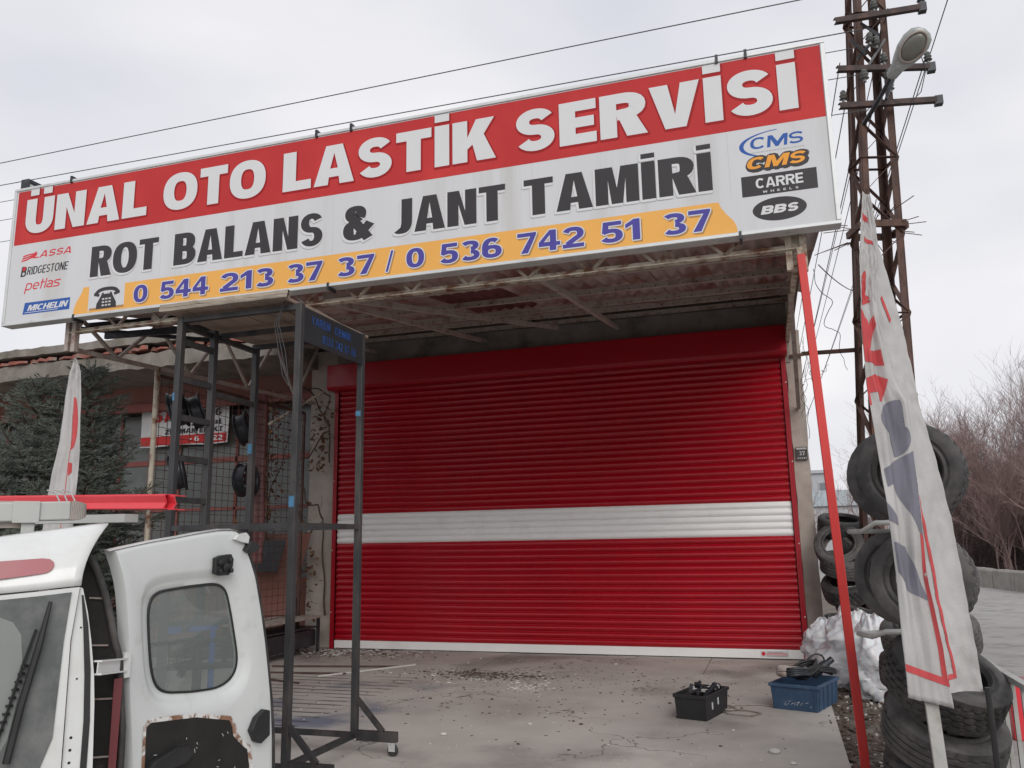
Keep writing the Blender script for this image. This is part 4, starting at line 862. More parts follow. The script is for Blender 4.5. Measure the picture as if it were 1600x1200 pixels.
# blue clamp stand seen through the door window
ts = thing('pipe_stand', 'blue steel work stand with black clamps seen through the open door window', 'work stand', (3.35, -7.55, 0))
g = MB(); g.tube([(3.42, -7.5, 0), (3.42, -7.5, 1.12)], .018, 8); g.tube([(3.42, -7.5, .5), (3.15, -7.35, 0)], .015, 6); g.tube([(3.42, -7.5, .5), (3.65, -7.25, 0)], .015, 6); g.build('post', M['blue_tool'], ts)
g = MB(); g.bar((3.18, -7.60, 1.10), (3.44, -7.48, 1.12), .03, .04); g.build('arm', M['blue_tool'], ts)
for zz, ww in ((1.14, .18), (1.03, .13), (.88, .20)):
    g = MB(); g.bar((3.36 - ww, -7.6, zz), (3.36 + ww, -7.45, zz + .01), .05, .035); g.bar((3.36 - ww * .5, -7.58, zz - .05), (3.36 - ww * .4, -7.57, zz), .04, .04); g.build('clamp', M['black_plastic'], ts, bevel=.006)
# ================================================================ NEIGHBOURING SHOP (left)
nb = thing('neighbour_building', 'old low shop with ragged concrete eave, broken tiles and brown steel windows at left', 'building', (-6, 1, 0))
def slab_strip(x0, x1, y0, y1, z0, z1, m, nm, amp=.02, seg=.12, zs=0):
    mb = MB(); n = int((x1 - x0) / seg); loops = []
    for i in range(n + 1):
        x = x0 + (x1 - x0) * i / n; a = amp * noise.noise(V((x * 1.7, z0, 3))); b_ = amp * noise.noise(V((x * 5, z1, 9))); dz = zs * (x - x0)
        c = amp * .8 * (noise.noise(V((x * 6, z0 * 3, 5))))
        loops.append([(x, y0 + a + c, z0 + b_ * .6 + dz), (x, y0 + a - c * .5, z1 + b_ + dz), (x, y1, z1 + dz + b_), (x, y1, z0 + dz)])
    mb.loft(loops); mb.f += [(0, 1, 2, 3), tuple(len(mb.v) - 1 - i for i in range(4))]; return mb.build(nm, m, nb)
slab_strip(-14, -.42, -1.25, 1.5, 4.90, 5.03, M['concrete_slab'], 'top_slab', .03)
slab_strip(-14, -.45, -1.20, 1.5, 4.50, 4.76, M['concrete_slab'], 'eave_slab', .05)
x = -12.0
while x < -.6:
    ww = random.uniform(.16, .34); g = MB(); d = random.uniform(-.07, .05); zz = 4.775 + random.uniform(-.012, .02); h = random.uniform(.03, .075); tl = random.uniform(-.02, .02)
    g.loft([[(x, -1.17 + d, zz), (x + ww * .5, -1.2 + d, zz + .012), (x + ww, -1.17 + d, zz + tl)], [(x + .01, -1.16 + d, zz + h), (x + ww * .45, -1.19 + d, zz + h + .015), (x + ww - .02, -1.15 + d, zz + h + tl)], [(x, -.5, zz + h), (x + ww * .5, -.5, zz + h + .01), (x + ww, -.5, zz + h)]], close=False)
    g.loft([[(x, -1.17 + d, zz), (x + ww * .5, -1.2 + d, zz + .012), (x + ww, -1.17 + d, zz + tl)], [(x, -.5, zz), (x + ww * .5, -.5, zz), (x + ww, -.5, zz)]], close=False)
    g.build('roof_tile', M['tile'], nb); x += ww * random.uniform(.82, 1.05)
slab_strip(-14, -.5, -.95, 0, 4.60, 4.90, M['lintel'], 'eave_core', .01)
g = MB(); g.box((-14, .15, 4.1), (-.57, .4, 4.50)); g.build('fascia_beam', M['plaster_red'], nb)
g = MB(); g.box((-14, .05, 4.02), (-.57, .15, 4.16)); g.build('fascia_ledge', M['red_paint_old'], nb)
g = MB(); g.box((-14, .75, 0), (-.57, 1.0, 4.5)); g.build('back_wall', M['lintel'], nb)
g = MB(); g.box((-14, .42, 0), (-.57, .62, 1.0)); g.build('base_wall', M['plaster_red'], nb)
# glazed front: bays with steel frames, transoms, panes
bx = [-12.6, -11.2, -9.8, -8.4, -7.0, -5.6, -4.2, -2.9, -1.75, -.62]
for i in range(len(bx) - 1):
    a, b = bx[i], bx[i + 1]
    wf = MB()
    for (p, q, ww) in [((a, .5, 1.0), (a, .5, 4.02), .07), ((a, .5, 1.03), (b, .5, 1.03), .06), ((a, .5, 2.25), (b, .5, 2.25), .05), ((a, .5, 3.12), (b, .5, 3.12), .09), (((a + b) / 2, .5, 1.0), ((a + b) / 2, .5, 4.02), .05)]:
        wf.bar(p, q, .06, ww) if p[2] == q[2] else wf.bar(p, q, ww, .06, (0, 1, 0))
    fo = wf.build('window_frame', M['red_paint_old'], nb)
    for (x0, x1) in ((a + .035, (a + b) / 2 - .025), ((a + b) / 2 + .025, b - .035)):
        for (z0, z1) in ((1.06, 2.225), (2.275, 3.075), (3.165, 4.02)):
            g = MB(); t = random.uniform(-.004, .004); g.box((x0, .50 + t, z0), (x1, .508 + t, z1)); g.build('pane', M['glass_pale'] if random.random() < .35 or i > 6 else M['glass_dark'], fo)
g = MB(); g.box((-.60, .44, 0), (-.56, .62, 4.3)); g.build('end_jamb', M['red_paint_old'], nb)
# banner
bn = thing('shop_banner', 'white vinyl banner with red and black lettering behind the tree and wire mesh', 'banner', (-3.4, .30, 3.4))
g = MB(); loops = []
for j in range(5):
    loops.append([(-4.30 + 1.90 * i / 20, .30 + .012 * math.sin(i * .9 + j), 3.40 + .78 * j / 4 - .01 * math.sin(i * .5)) for i in range(21)])
g.loft(loops, close=False); g.build('cloth', M['sign_white'], bn, smooth=True, fix=False)
yb = .285
sheet([(-4.28, 3.42), (-2.42, 3.42), (-2.42, 3.58), (-4.28, 3.58)], yb, M['sign_red'], bn, 'red_band')
word('SAN', -4.02, -3.30, 3.84, .24, yb, M['sign_red'], bn, tv=.3, th=.24)
for t, a, b, c, h in [('PAAG', -3.1, -2.55, 3.90, .12), ('7 KOBİ', -3.2, -2.55, 3.74, .08), ('ZERMAK ELEKT', -3.75, -2.5, 3.61, .09)]:
    word(t, a, b, c, h, yb, M['ink_dark'], bn, tv=.24, th=.18, base_w=.7)
word('- 682 22', -3.2, -2.5, 3.455, .09, yb - .002, M['ink_white'], bn, tv=.25, th=.2)

# mesh fence under the canopy side with hung steel wheels
mf = thing('mesh_fence', 'rusty wide wire mesh panel hanging under the left canopy truss', 'wire mesh', (-.3, -2.3, 0))
g = MB()
for k_ in range(34): zz = .25 + k_ * .103; g.tube([(-.3 + .01 * math.sin(k_), -3.85, zz), (-.29 + .012 * math.sin(k_ * 2.1), -2.2, zz - .015 * math.sin(k_ * .7)), (-.3, -.62, zz)], .0042, 4)
for k_ in range(24): y = -3.83 + k_ * .14; g.tube([(-.293, y, .2), (-.293 + .01 * math.sin(k_), y, 1.9), (-.293, y, 3.66)], .004, 4)
tag(g.build('mesh_wire', M['rust'], mf), kind='stuff')
for a, b in [((-.3, -3.88, 3.66), (-.3, -.6, 3.66)), ((-.3, -3.88, .2), (-.3, -.6, .2)), ((-.3, -.6, 0), (-.3, -.6, 3.66)), ((-.3, -2.9, 0), (-.3, -2.9, 3.66))]:
    g = MB(); g.bar(a, b, .035, .035, (0, 0, 1) if a[2] == b[2] else (0, 1, 0)); g.build('frame_bar', M['rust'], mf)
def steel_wheel(loc, rot, lab, r=.235):
    t = thing('hanging_rim', lab, 'wheel rim', loc, 'bare steel wheels hung on the wire mesh'); t.rotation_euler = rot
    ORG[t.name] = V((0, 0, 0))
    g = MB(); g.lathe([(r * .80, -.07), (r, -.085), (r, -.07), (r * .88, -.05), (r * .86, .05), (r, .07), (r, .085), (r * .84, .07), (r * .80, .05)], (0, 0, 0), (0, 0, 1), 32, closed=True); g.build('barrel', M['dark_metal'], t, smooth=True, sharp=40)
    n = 8; outer = [(r * .83 * math.cos(a * PI / 24), r * .83 * math.sin(a * PI / 24)) for a in range(48)]
    holes = [[(r * .58 * math.cos(k * 2 * PI / n) + r * .11 * math.cos(a * PI / 5), r * .58 * math.sin(k * 2 * PI / n) + r * .11 * math.sin(a * PI / 5)) for a in range(10)] for k in range(n)]
    holes.append([(r * .22 * math.cos(a * PI / 8), r * .22 * math.sin(a * PI / 8)) for a in range(16)])
    g = MB(); g.slab(outer, (0, 0, .03), (1, 0, 0), (0, 1, 0), (0, 0, 1), .008, holes); g.build('disc', M['dark_metal'], t)
for loc, rot, lab in [((-.26, -2.19, 3.21), (0, 1.25, .35), 'black steel wheel hung high on the mesh nearest the shutter'),
                      ((-.26, -2.10, 2.50), (0, 1.5, .1), 'black steel wheel hung low on the mesh beside a rack post'),
                      ((-.26, -3.55, 3.28), (0, 1.3, .5), 'black steel wheel in front of the white banner beside the pipe post'),
                      ((-.26, -3.50, 2.50), (0, 1.35, .6), 'black steel wheel just under the banner at the spruce edge'),
                      ((-.26, -3.20, 3.30), (0, 1.2, .6), 'black steel wheel overlapping another before the banner end')]:
    steel_wheel(loc, rot, lab)
# rolled red curtain
g = MB(); loops = []
for k_ in range(20):
    zz = 1.35 + 2.5 * k_ / 19; lp = []
    for a in range(24):
        th_ = 2 * PI * a / 24; r_ = .115 + .016 * math.sin(th_ * 5 + k_ * .15) + .01 * math.sin(zz * 4)
        lp.append((-.42 + r_ * math.cos(th_), -1.62 + r_ * math.sin(th_), zz))
    loops.append(lp)
g.loft(loops); tag(g.build('rolled_curtain', M['curtain'], None, smooth=True), 'glossy dark red rolled curtain hanging between the mesh and the vine', 'curtain')

# spiked iron railing low in front of the neighbour
fr_ = thing('iron_railing', 'dark rusty iron bar railing behind the van and under the spruce', 'railing', (-2.2, -3.9, 0))
for zz in (.25, 1.55):
    g = MB(); g.bar((-5.5, -3.9, zz), (-.35, -3.9, zz), .03, .035); g.build('rail', M['rust'], fr_)
bar_me = None
for i in range(40):
    x = -5.45 + i * .13
    if bar_me is None:
        g = MB(); g.tube([(0, 0, 0), (0, 0, 1.62), (0, 0, 1.78)], [.010, .010, .001], 6); bar_me = g.mesh('bar'); bar_me.materials.append(M['rust'])
    o = bpy.data.objects.new('bar', bar_me); scene.collection.objects.link(o); o.parent = fr_; o.location = V((x, -3.9, .02)) - V((-2.2, -3.9, 0)); o.rotation_euler.x = random.uniform(-.03, .03)

# bench, leaning board and clutter at the left pillar
bc = thing('metal_workbench', 'low grey steel bench with shelves against the left concrete pillar', 'workbench', (-.1, -1.5, 0))
g = MB(); g.box((-.62, -2.0, .50), (.02, -.45, .535)); g.build('top', M['old_grey'], bc, bevel=.005)
g = MB(); g.box((-.58, -1.95, .36), (-.02, -.5, .385)); g.build('shelf', M['dark_metal'], bc)
for x, y in ((-.59, -1.96), (-.01, -1.96), (-.59, -.5), (-.01, -.5)):
    g = MB(); g.bar((x, y, 0), (x, y, .5), .04, .04, (0, 1, 0)); g.build('leg', M['dark_metal'], bc)
g = MB(); g.box((-.58, -1.94, .10), (-.04, -.52, .34)); g.build('drawer', M['dark_metal'], bc)
g = MB(); g.slab([(0, 0), (1.05, 0), (1.05, 1.3), (0, 1.3)], (-1.35, -.95, .55), (.9, .25, 0), (.05, .35, .94), (.26, -.93, .3), .02); bd = g.build('leaning_board', M['plaster_red'], None); tag(bd, 'brown board leaning over the bench beside the left pillar', 'board')
g = MB(); g.slab([(0, 0), (.8, 0), (.8, .5), (0, .5)], (-1.25, -1.05, 1.20), (.9, .25, 0), (.05, .35, .94), (.26, -.93, .3), .015); bd = g.build('dark_signboard', M['panel_black'], None); tag(bd, 'dark worn signboard with faded letters leaning behind the rack', 'sign')
for i in range(16):
    pass
# dry climber on the left pillar and trellis
vn = thing('climbing_vine', 'dry leafless vine with brown leaves climbing the left concrete pillar', 'vine', (-.4, -.2, 0))
def wob(p, q, n=8, a=.05, s_=0):
    p = V(p); q = V(q); return [p.lerp(q, i / n) + V((noise.noise(V((i * .7, s_, 1))), noise.noise(V((i * .7, s_, 5))), noise.noise(V((i * .7, s_, 9))))) * a * (0 if i in (0, n) else 1) for i in range(n + 1)]
def curl(p, q, seed, a=.16, n=36):
    p = V(p); q = V(q); return [p.lerp(q, i / n) + V((noise.noise(V((i * .16, seed, 1))), noise.noise(V((i * .16, seed, 5))), noise.noise(V((i * .16, seed, 9))))) * a * math.sin(PI * i / n) * 2 for i in range(n + 1)]
stems = [((-.12, -.12, .5), (-.20, -.12, 2.0), .022), ((-.20, -.12, 2.0), (-.55, -.3, 2.55), .018), ((-.62, -.3, 0), (-.55, -.22, 1.5), .03), ((-.55, -.22, 1.5), (-.22, -.12, 1.95), .02), ((-.12, -.14, 3.3), (-.55, -.35, 2.9), .016), ((-.10, -.13, 2.9), (-.12, -.12, 4.0), .016), ((-.12, -.12, 4.0), (-.7, -.5, 4.15), .016), ((-.6, -.2, 4.2), (-.1, -.12, 3.5), .02), ((-1.0, -.5, 1.2), (-.95, -.5, 3.8), .02), ((-.95, -.5, 3.8), (-.4, -.3, 4.1), .014), ((-1.0, -.5, 2.2), (-.7, -.4, 3.3), .012), ((-.5, -.3, 3.6), (-1.1, -.6, 4.0), .012)]
for i, (p, q, r_) in enumerate(stems):
    g = MB(); pts = curl(p, q, i * 3.3, .10, 14); g.tube(pts, [r_ * (1 - .4 * k / 14) * .8 for k in range(15)], 7); g.build('stem', M['vine'], vn, smooth=True)
g = MB()
for i in range(60):
    p = V(random.choice([(-.95, -.5, 2.9), (-.9, -.5, 3.4), (-.5, -.3, 3.7), (-.3, -.15, 3.2), (-.95, -.5, 1.9)])) + V((random.gauss(0, .14), random.gauss(0, .08), random.gauss(0, .35)))
    g.tube(curl(p, p + V((random.uniform(-.3, .3), random.uniform(-.1, .1), random.uniform(-.3, .3))), i, .06, 8), .003, 3)
tag(g.build('tendrils', M['vine'], vn), kind='stuff')
g = MB()
for i in range(520):
    if i < 330: c = V((-.98, -.5, 0)) + V((random.gauss(0, .13), random.gauss(0, .08), random.uniform(1.35, 4.1)))
    elif i < 420: c = V((-.28, -.16, 0)) + V((random.gauss(0, .13), random.gauss(0, .03), random.uniform(2.7, 3.9)))
    else: c = V((-.45, -.25, 0)) + V((random.gauss(0, .1), random.gauss(0, .05), random.gauss(1.2, .5)))
    if c.z < .3: continue
    s_ = random.uniform(.02, .05); R_ = Matrix.Rotation(random.uniform(0, 6.28), 3, V((random.gauss(0, 1), random.gauss(0, 1), random.gauss(0, 1))).normalized())
    g.add([c + R_ @ V(q) * s_ for q in [(-1, 0, 0), (-.3, .7, .2), (.9, .5, 0), (1.1, -.3, .3), (0, -.8, 0)]], [(0, 1, 2), (0, 2, 3), (0, 3, 4)])
tag(g.build('dry_leaves', M['dry_leaf'], vn, fix=False), kind='stuff')
g = MB(); g.tube([(-.78, -1.0, 3.40), (-.05, -.45, 4.02)], .02, 6); tag(g.build('loose_strut', M['cream_rust'], None), 'short pale steel strut slanting up to the shutter box', 'strut')
g = MB(); g.tube([(-.03, .005, .3), (-.035, 0, 1.6), (-.028, 0, 2.6), (-.05, 0, 3.9)], .006, 5); tag(g.build('cable', M['black_plastic'], None), 'thin black cable running down the pillar beside the shutter guide', 'cable')

# spruce
spx, spy = -1.15, -4.35
sp = thing('spruce_tree', 'dense dark blue green spruce with two leaders behind the van at left', 'tree', (spx, spy, 0))
def brush(mb, p, q, nl, ln, wd):
    d = (q - p); Ld = d.length; d.normalize(); x_ = d.orthogonal().normalized(); y_ = d.cross(x_)
    for i in range(nl):
        t = i / nl; a = i * 2.4 + random.random(); c = p.lerp(q, t); r_ = (x_ * math.cos(a) + y_ * math.sin(a)); e = c + r_ * ln * .75 + d * ln * .75; s_ = r_.cross(d) * wd
        mb.add([c - s_, c + s_, e], [(0, 1, 2)])
    mb.add([q - d * .02 - x_ * wd * 1.5, q - d * .02 + x_ * wd * 1.5, q + d * ln], [(0, 1, 2)])
def spruce(bx_, by_, H_, R_, z0, seed, az0=0):
    rnd = random.Random(seed); cr_ = MB(); br_ = MB(); z_ = z0; lev = 0
    br_.tube([(bx_, by_, 0), (bx_, by_, H_ * .6), (bx_, by_, H_)], [.09, .045, .008], 7)
    while z_ < H_ - .03:
        t = (z_ - z0) / (H_ - z0); L_ = (R_ * (1 - t) ** .72 + .07) ; nb_ = 7 if t < .7 else 5
        for k in range(nb_):
            az = az0 + lev * .7 + k * 2 * PI / nb_ + rnd.uniform(-.25, .25); Lk = L_ * rnd.uniform(.55, 1.22)
            dr = V((math.cos(az), math.sin(az), 0)); sd_ = V((-dr.y, dr.x, 0)); rise = .38 * t + .02 - .10 * (1 - t)
            pts = []
            for i in range(7):
                s_ = i / 6; pts.append(V((bx_, by_, z_)) + dr * Lk * s_ + V((0, 0, Lk * (rise * s_ - .22 * s_ * (1 - t) + .30 * s_ * s_ * s_))))
            br_.tube(pts, [.014 * (1 - i / 7) + .003 for i in range(7)], 4)
            nt_ = max(3, int(Lk / .075))
            for j in range(nt_):
                s_ = .12 + .88 * j / nt_; i0 = min(5, int(s_ * 6)); p = pts[i0].lerp(pts[i0 + 1], s_ * 6 - i0); dd_ = (pts[i0 + 1] - pts[i0]).normalized()
                for sgn in (-1, 1):
                    tl = (.10 + .26 * Lk * (1 - s_) + .05) * rnd.uniform(.7, 1.2)
                    v_ = (dd_ * .75 + sd_ * sgn * .8 + V((0, 0, rnd.uniform(-.35, .25)))).normalized()
                    q = p + v_ * tl; brush(cr_, p, q, int(7 + tl * 75), .038, .0055)
                    if tl > .2:
                        for e in (.4, .7):
                            p2 = p.lerp(q, e)
                            for s2 in (-1, 1): brush(cr_, p2, p2 + (v_ * .8 + v_.cross(V((0, 0, 1))) * .7 * s2 + V((0, 0, rnd.uniform(-.3, .2)))).normalized() * tl * .45, 10, .036, .0055)
            brush(cr_, pts[5], pts[6] + dr * .04, 14, .04, .006)
        z_ += (.155 - .05 * t) * rnd.uniform(.85, 1.1); lev += 1
    return cr_, br_
for (a, b, h, r_, z0, sd__) in [(spx + .12, spy + .15, 3.72, 1.15, .5, 3), (spx - .42, spy - .05, 3.60, 1.15, .5, 5)]:
    c_, b_ = spruce(a, b, h, r_, z0, sd__); b_.build('trunk', M['bark'], sp); c_.build('crown', M['needles'], sp, fix=False)

# ================================================================ FLAGS
def flag(name, lab, o, pts_l, pts_r, m, prints, depth=.05, folds=3, seed=0, pole=None, dirn=(.953, .302, 0)):
    """hanging cloth between a left and a right edge (u, z) lists, pleated in depth"""
    t = thing(name, lab, 'flag', o); D = V(dirn).normalized(); Nn = V((D.y, -D.x, 0)); o = V(o); n = len(pts_l); m_ = 44
    def surf(s_, v_, off=0):
        f = v_ * (n - 1); i = min(n - 2, int(f)); f -= i
        a = V((pts_l[i][0], pts_l[i][1], 0)).lerp(V((pts_l[i + 1][0], pts_l[i + 1][1], 0)), f); b = V((pts_r[i][0], pts_r[i][1], 0)).lerp(V((pts_r[i + 1][0], pts_r[i + 1][1], 0)), f)
        p = a.lerp(b, s_); amp = depth * (.35 + .65 * v_)
        w_ = amp * (math.sin(s_ * PI * folds + seed + .6 * math.sin(v_ * 4)) + .35 * math.sin(s_ * 13 + v_ * 5 + seed)) + .018 * noise.noise(V((s_ * 5, v_ * 9, seed))) + (.010 * noise.noise(V((s_ * 16, v_ * 60, seed))) if v_ < .3 else .003 * noise.noise(V((s_ * 12, v_ * 30, seed))))
        return o + D * p.x + V((0, 0, p.y)) + Nn * (w_ + off)
    g = MB(); g.loft([[surf(i / m_, j / 110) for i in range(m_ + 1)] for j in range(111)], close=False)
    cl = g.build('cloth', m, t, smooth=True, fix=False); so_ = cl.modifiers.new('solid', 'SOLIDIFY'); so_.thickness = .002; so_.offset = 0
    for (poly, mm, nm) in prints:      # printed patches in (s, v), draped on the cloth
        bm = bmesh.new(); vs_ = [bm.verts.new((a, b, 0)) for a, b in poly]; f_ = bm.faces.new(vs_)
        bmesh.ops.triangulate(bm, faces=[f_])
        for _ in range(4): 
            ed = [e for e in bm.edges if e.calc_length() > .025]
            if not ed: break
            bmesh.ops.subdivide_edges(bm, edges=ed, cuts=1)
            bmesh.ops.triangulate(bm, faces=bm.faces[:])
        g = MB(); bm.verts.ensure_lookup_table(); idx = {v: i for i, v in enumerate(bm.verts)}
        g.add([surf(min(1, max(0, v.co.x)), min(1, max(0, v.co.y)), .0035) for v in bm.verts], [tuple(idx[v] for v in f.verts) for f in bm.faces]); bm.free()
        g.build(nm, M[mm], t, smooth=True, fix=False)
    return t
# right flag: two overlapping leaves, front leaf carries the red and grey letters
FO = (7.449, -7.307, 0)
Lf = [(-.118, 3.43), (-.150, 3.22), (-.171, 3.065), (-.190, 2.85), (-.198, 2.711), (-.205, 2.368), (-.192, 2.20), (-.179, 2.035), (-.163, 1.711), (-.148, 1.396), (-.155, 1.091), (-.153, .824)]
Rf = [(-.081, 3.41), (-.067, 3.21), (-.082, 3.05), (-.100, 2.85), (-.106, 2.70), (-.055, 2.40), (.0, 2.27), (.006, 2.03), (.008, 1.72), (-.002, 1.40), (.040, 1.05), (.056, .773)]
def ringp(cx, cy, rx_, ry_, a0, a1, t_):
    o_ = [(cx + rx_ * math.cos(math.radians(a)), cy + ry_ * math.sin(math.radians(a))) for a in range(a0, a1 + 1, 15)]
    i_ = [(cx + rx_ * (1 - t_) * math.cos(math.radians(a)), cy + ry_ * (1 - t_ * .75) * math.sin(math.radians(a))) for a in range(a1, a0 - 1, -15)]
    return o_ + i_
pr = [([(.1, .06), (.55, .07), (.6, .085), (.1, .08)], 'flag_red', 'print'), ([(.3, .135), (.75, .15), (.85, .165), (.3, .155)], 'flag_red', 'print'),
      ([(.12, .27), (.30, .252), (.42, .25), (.46, .30), (.42, .315), (.40, .275), (.22, .28), (.20, .335), (.62, .325), (.66, .345), (.08, .362)], 'flag_red', 'print'),
      ([(.0, .375), (.15, .385), (.50, .43), (.74, .40), (.78, .43), (.30, .475), (.74, .475), (.74, .505), (.02, .49), (.0, .455), (.42, .445), (.0, .40)], 'flag_red', 'print'),
      ([(.0, .52), (.45, .515), (.75, .53), (.55, .575), (.42, .60), (.30, .60), (.34, .565), (.10, .56), (.08, .60), (.0, .60)], 'flag_red', 'print'),
      (ringp(.62, .655, .38, .045, 60, 300, .45), 'flag_grey', 'print'), (ringp(.50, .715, .42, .040, -120, 95, .45), 'flag_grey', 'print'),
      ([(.10, .775), (.95, .745), (.98, .80), (.80, .805), (.80, .78), (.55, .79), (.98, .86), (.98, .89), (.30, .80), (.12, .805)], 'flag_grey', 'print'),
      ([(.0, .83), (.28, .855), (.30, .87), (.0, .86)], 'flag_grey', 'print'),
      ([(.04, .895), (.50, .905), (.95, .99), (.70, .985), (.35, .975), (.05, .945)], 'flag_grey', 'print')]
# letters continue lower down; edge stripe along the bottom hem
pr = [([(a, b * .86) for a, b in poly], m_, n_) for poly, m_, n_ in pr] + [([(.0, .946), (1.0, .956), (1.0, .968), (.0, .958)], 'flag_red', 'hem_stripe'), ([(.92, .76), (.99, .76), (.99, .957), (.90, .957)], 'flag_red', 'hem_stripe')]
ff = flag('fallen_flag', 'tall limp off white vertical flag with red and grey letters beside the tyres at right', FO, Lf, Rf, M['flag'], pr, depth=.022, folds=2.2, seed=1)
Lb = [(-.10, 3.40), (-.09, 3.20), (-.12, 2.95), (-.13, 2.64), (-.10, 2.45), (-.04, 2.27), (-.03, 1.90), (-.03, 1.60), (-.04, 1.28), (.01, 1.0), (.045, .835)]
Rb = [(-.069, 3.39), (-.029, 3.17), (.012, 2.95), (.055, 2.70), (.085, 2.45), (.103, 2.25), (.157, 1.963), (.200, 1.641), (.222, 1.30), (.238, 1.05), (.246, .835)]
ORG['x'] = V((0, 0, 0))
g = MB(); D_ = V((.953, .302, 0)).normalized(); N_ = V((D_.y, -D_.x, 0)); fo_ = V(FO)
def surf2(s_, v_, off=0):
    f = v_ * (len(Lb) - 1); i = min(len(Lb) - 2, int(f)); f -= i
    u = (Lb[i][0] * (1 - f) + Lb[i + 1][0] * f) * (1 - s_) + (Rb[i][0] * (1 - f) + Rb[i + 1][0] * f) * s_; z_ = (Lb[i][1] * (1 - f) + Lb[i + 1][1] * f) * (1 - s_) + (Rb[i][1] * (1 - f) + Rb[i + 1][1] * f) * s_
    return fo_ + D_ * u + V((0, 0, z_)) - N_ * (.045 - .03 * math.sin(s_ * 4 + v_ * 2) - .012 * noise.noise(V((s_ * 6, v_ * 40, 2))) - off)
g.loft([[surf2(i / 20, j / 90) for i in range(21)] for j in range(91)], close=False); o = g.build('rear_fold', M['flag'], ff, smooth=True, fix=False)
g = MB(); g.loft([[surf2(.17 + .21 * min(1, j / 14), .64 + .32 * j / 30, .004) for j in range(31)], [surf2(.24 + .21 * min(1, j / 14), .64 + .323 * j / 30, .004) for j in range(31)]], close=False); g.loft([[surf2(.10 + .35 * j / 10, .952, .004) for j in range(11)], [surf2(.10 + .35 * j / 10, .965, .004) for j in range(11)]], close=False); g.build('hem_stripe', M['flag_red'], ff, fix=False)
g = MB(); g.loft([[surf2(.35 + .2 * j / 8, .24 + .05 * j / 8, .004) for j in range(9)], [surf2(.43 + .2 * j / 8, .235 + .05 * j / 8, .004) for j in range(9)]], close=False); g.build('print', M['flag_red'], ff, fix=False)
g = MB(); g.tube([tuple(fo_ + D_ * .25 - N_ * .02 + V((0, 0, .86))), tuple(fo_ + D_ * .262 - N_ * .03 + V((0, 0, .0)))], .014, 8); g.build('flag_pole', M['black_plastic'], ff)
g = MB(); g.bar(fo_ + D_ * -.02 - N_ * .06 + V((0, 0, 1.0)), fo_ + D_ * .005 - N_ * .02 + V((0, 0, -.05)), .012, .062, tuple(D_)); g.build('flat_stake', M['rail'], ff)
g = MB(); g.tube([tuple(fo_ + D_ * -.10 - N_ * .02 + V((0, 0, 3.42))), (7.9, -2.0, 5.3)], .004, 4); g.build('tie_wire', M['wire'], ff)
# left flag
LL = [(-.004, 3.483), (-.03, 3.42), (-.053, 3.352), (-.066, 3.18), (-.076, 3.026), (-.094, 2.642), (-.142, 2.327), (-.160, 2.109), (-.19, 1.7), (-.2, 1.3)]
RR = [(.006, 3.482), (.04, 3.41), (.057, 3.35), (.072, 3.2), (.084, 3.088), (.114, 2.575), (.118, 2.3), (.115, 2.104), (.11, 1.7), (.1, 1.3)]
flag('rolled_flag', 'furled white flag with a red letter before the spruce at left', (.1485, -5.5675, 0), LL, RR, M['flag'],
     [(ringp(.62, .50, .26, .072, -100, 100, .5), 'flag_red', 'print'), ([(.60, .62), (.78, .62), (.80, .655), (.62, .67)], 'flag_red', 'print'), ([(.57, .48), (.60, .48), (.60, .9), (.58, .9)], 'flag_red', 'print')], depth=.02, folds=4, seed=4)
# ================================================================ LATTICE POLE, CROSSARMS, LAMP, LINES
px0, py0 = 8.22, -.45
pole = thing('lattice_pole', 'tall rusty steel lattice power pole with three crossarms behind the hanging tyres', 'power pole', (px0, py0, 0))
ANG = .30
ux, uy = V((math.cos(ANG), math.sin(ANG), 0)), V((-math.sin(ANG), math.cos(ANG), 0))
def half(z_): return .335 - .0135 * z_
def corner(i, z_):
    sx_, sy_ = [(-1, -1), (1, -1), (1, 1), (-1, 1)][i]; h = half(z_); return V((px0 - .16 + .047 * z_, py0, z_)) + ux * h * sx_ + uy * h * .8 * sy_
for i in range(4):
    a, b = corner(i, -.1), corner(i, 10.2); sx_, sy_ = [(-1, -1), (1, -1), (1, 1), (-1, 1)][i]; t_ = .010; W_ = .11
    g = MB(); X_ = ux * -sx_; Y_ = uy * -sy_
    for (A, B) in ((X_, Y_), (Y_, X_)):
        o_ = (B * t_ if A is Y_ else V((0, 0, 0)))
        lo = [[a + o_, a + o_ + A * W_, a + o_ + A * W_ + B * t_, a + o_ + B * t_], [b + o_, b + o_ + A * W_ * .85, b + o_ + A * W_ * .85 + B * t_, b + o_ + B * t_]]
        g.loft(lo)
    g.build('leg', M['rust'], pole)
zs = [0.1]
while zs[-1] < 9.8: zs.append(zs[-1] + .54)
for f in range(4):
    i, j = f, (f + 1) % 4
    for k_ in range(len(zs) - 1):
        a, b = (corner(i, zs[k_]), corner(j, zs[k_ + 1])) if (k_ + f) % 2 else (corner(j, zs[k_]), corner(i, zs[k_ + 1]))
        ins = (V((px0, py0, 0)) - V(((a.x + b.x) / 2, (a.y + b.y) / 2, 0))).normalized() * .012
        g = MB(); g.prof(a + ins, b + ins, [(-.032, -.004), (.032, -.004), (.032, .004), (-.032, .004)], (0, 0, 1)); g.build('brace', M['rust'], pole)
        if k_ % 4 == 0:
            g = MB(); g.prof(corner(i, zs[k_]) + ins, corner(j, zs[k_]) + ins, [(-.032, -.004), (.032, -.004), (.032, .004), (-.032, .004)], (0, 0, 1)); g.build('tie_bar', M['rust'], pole)
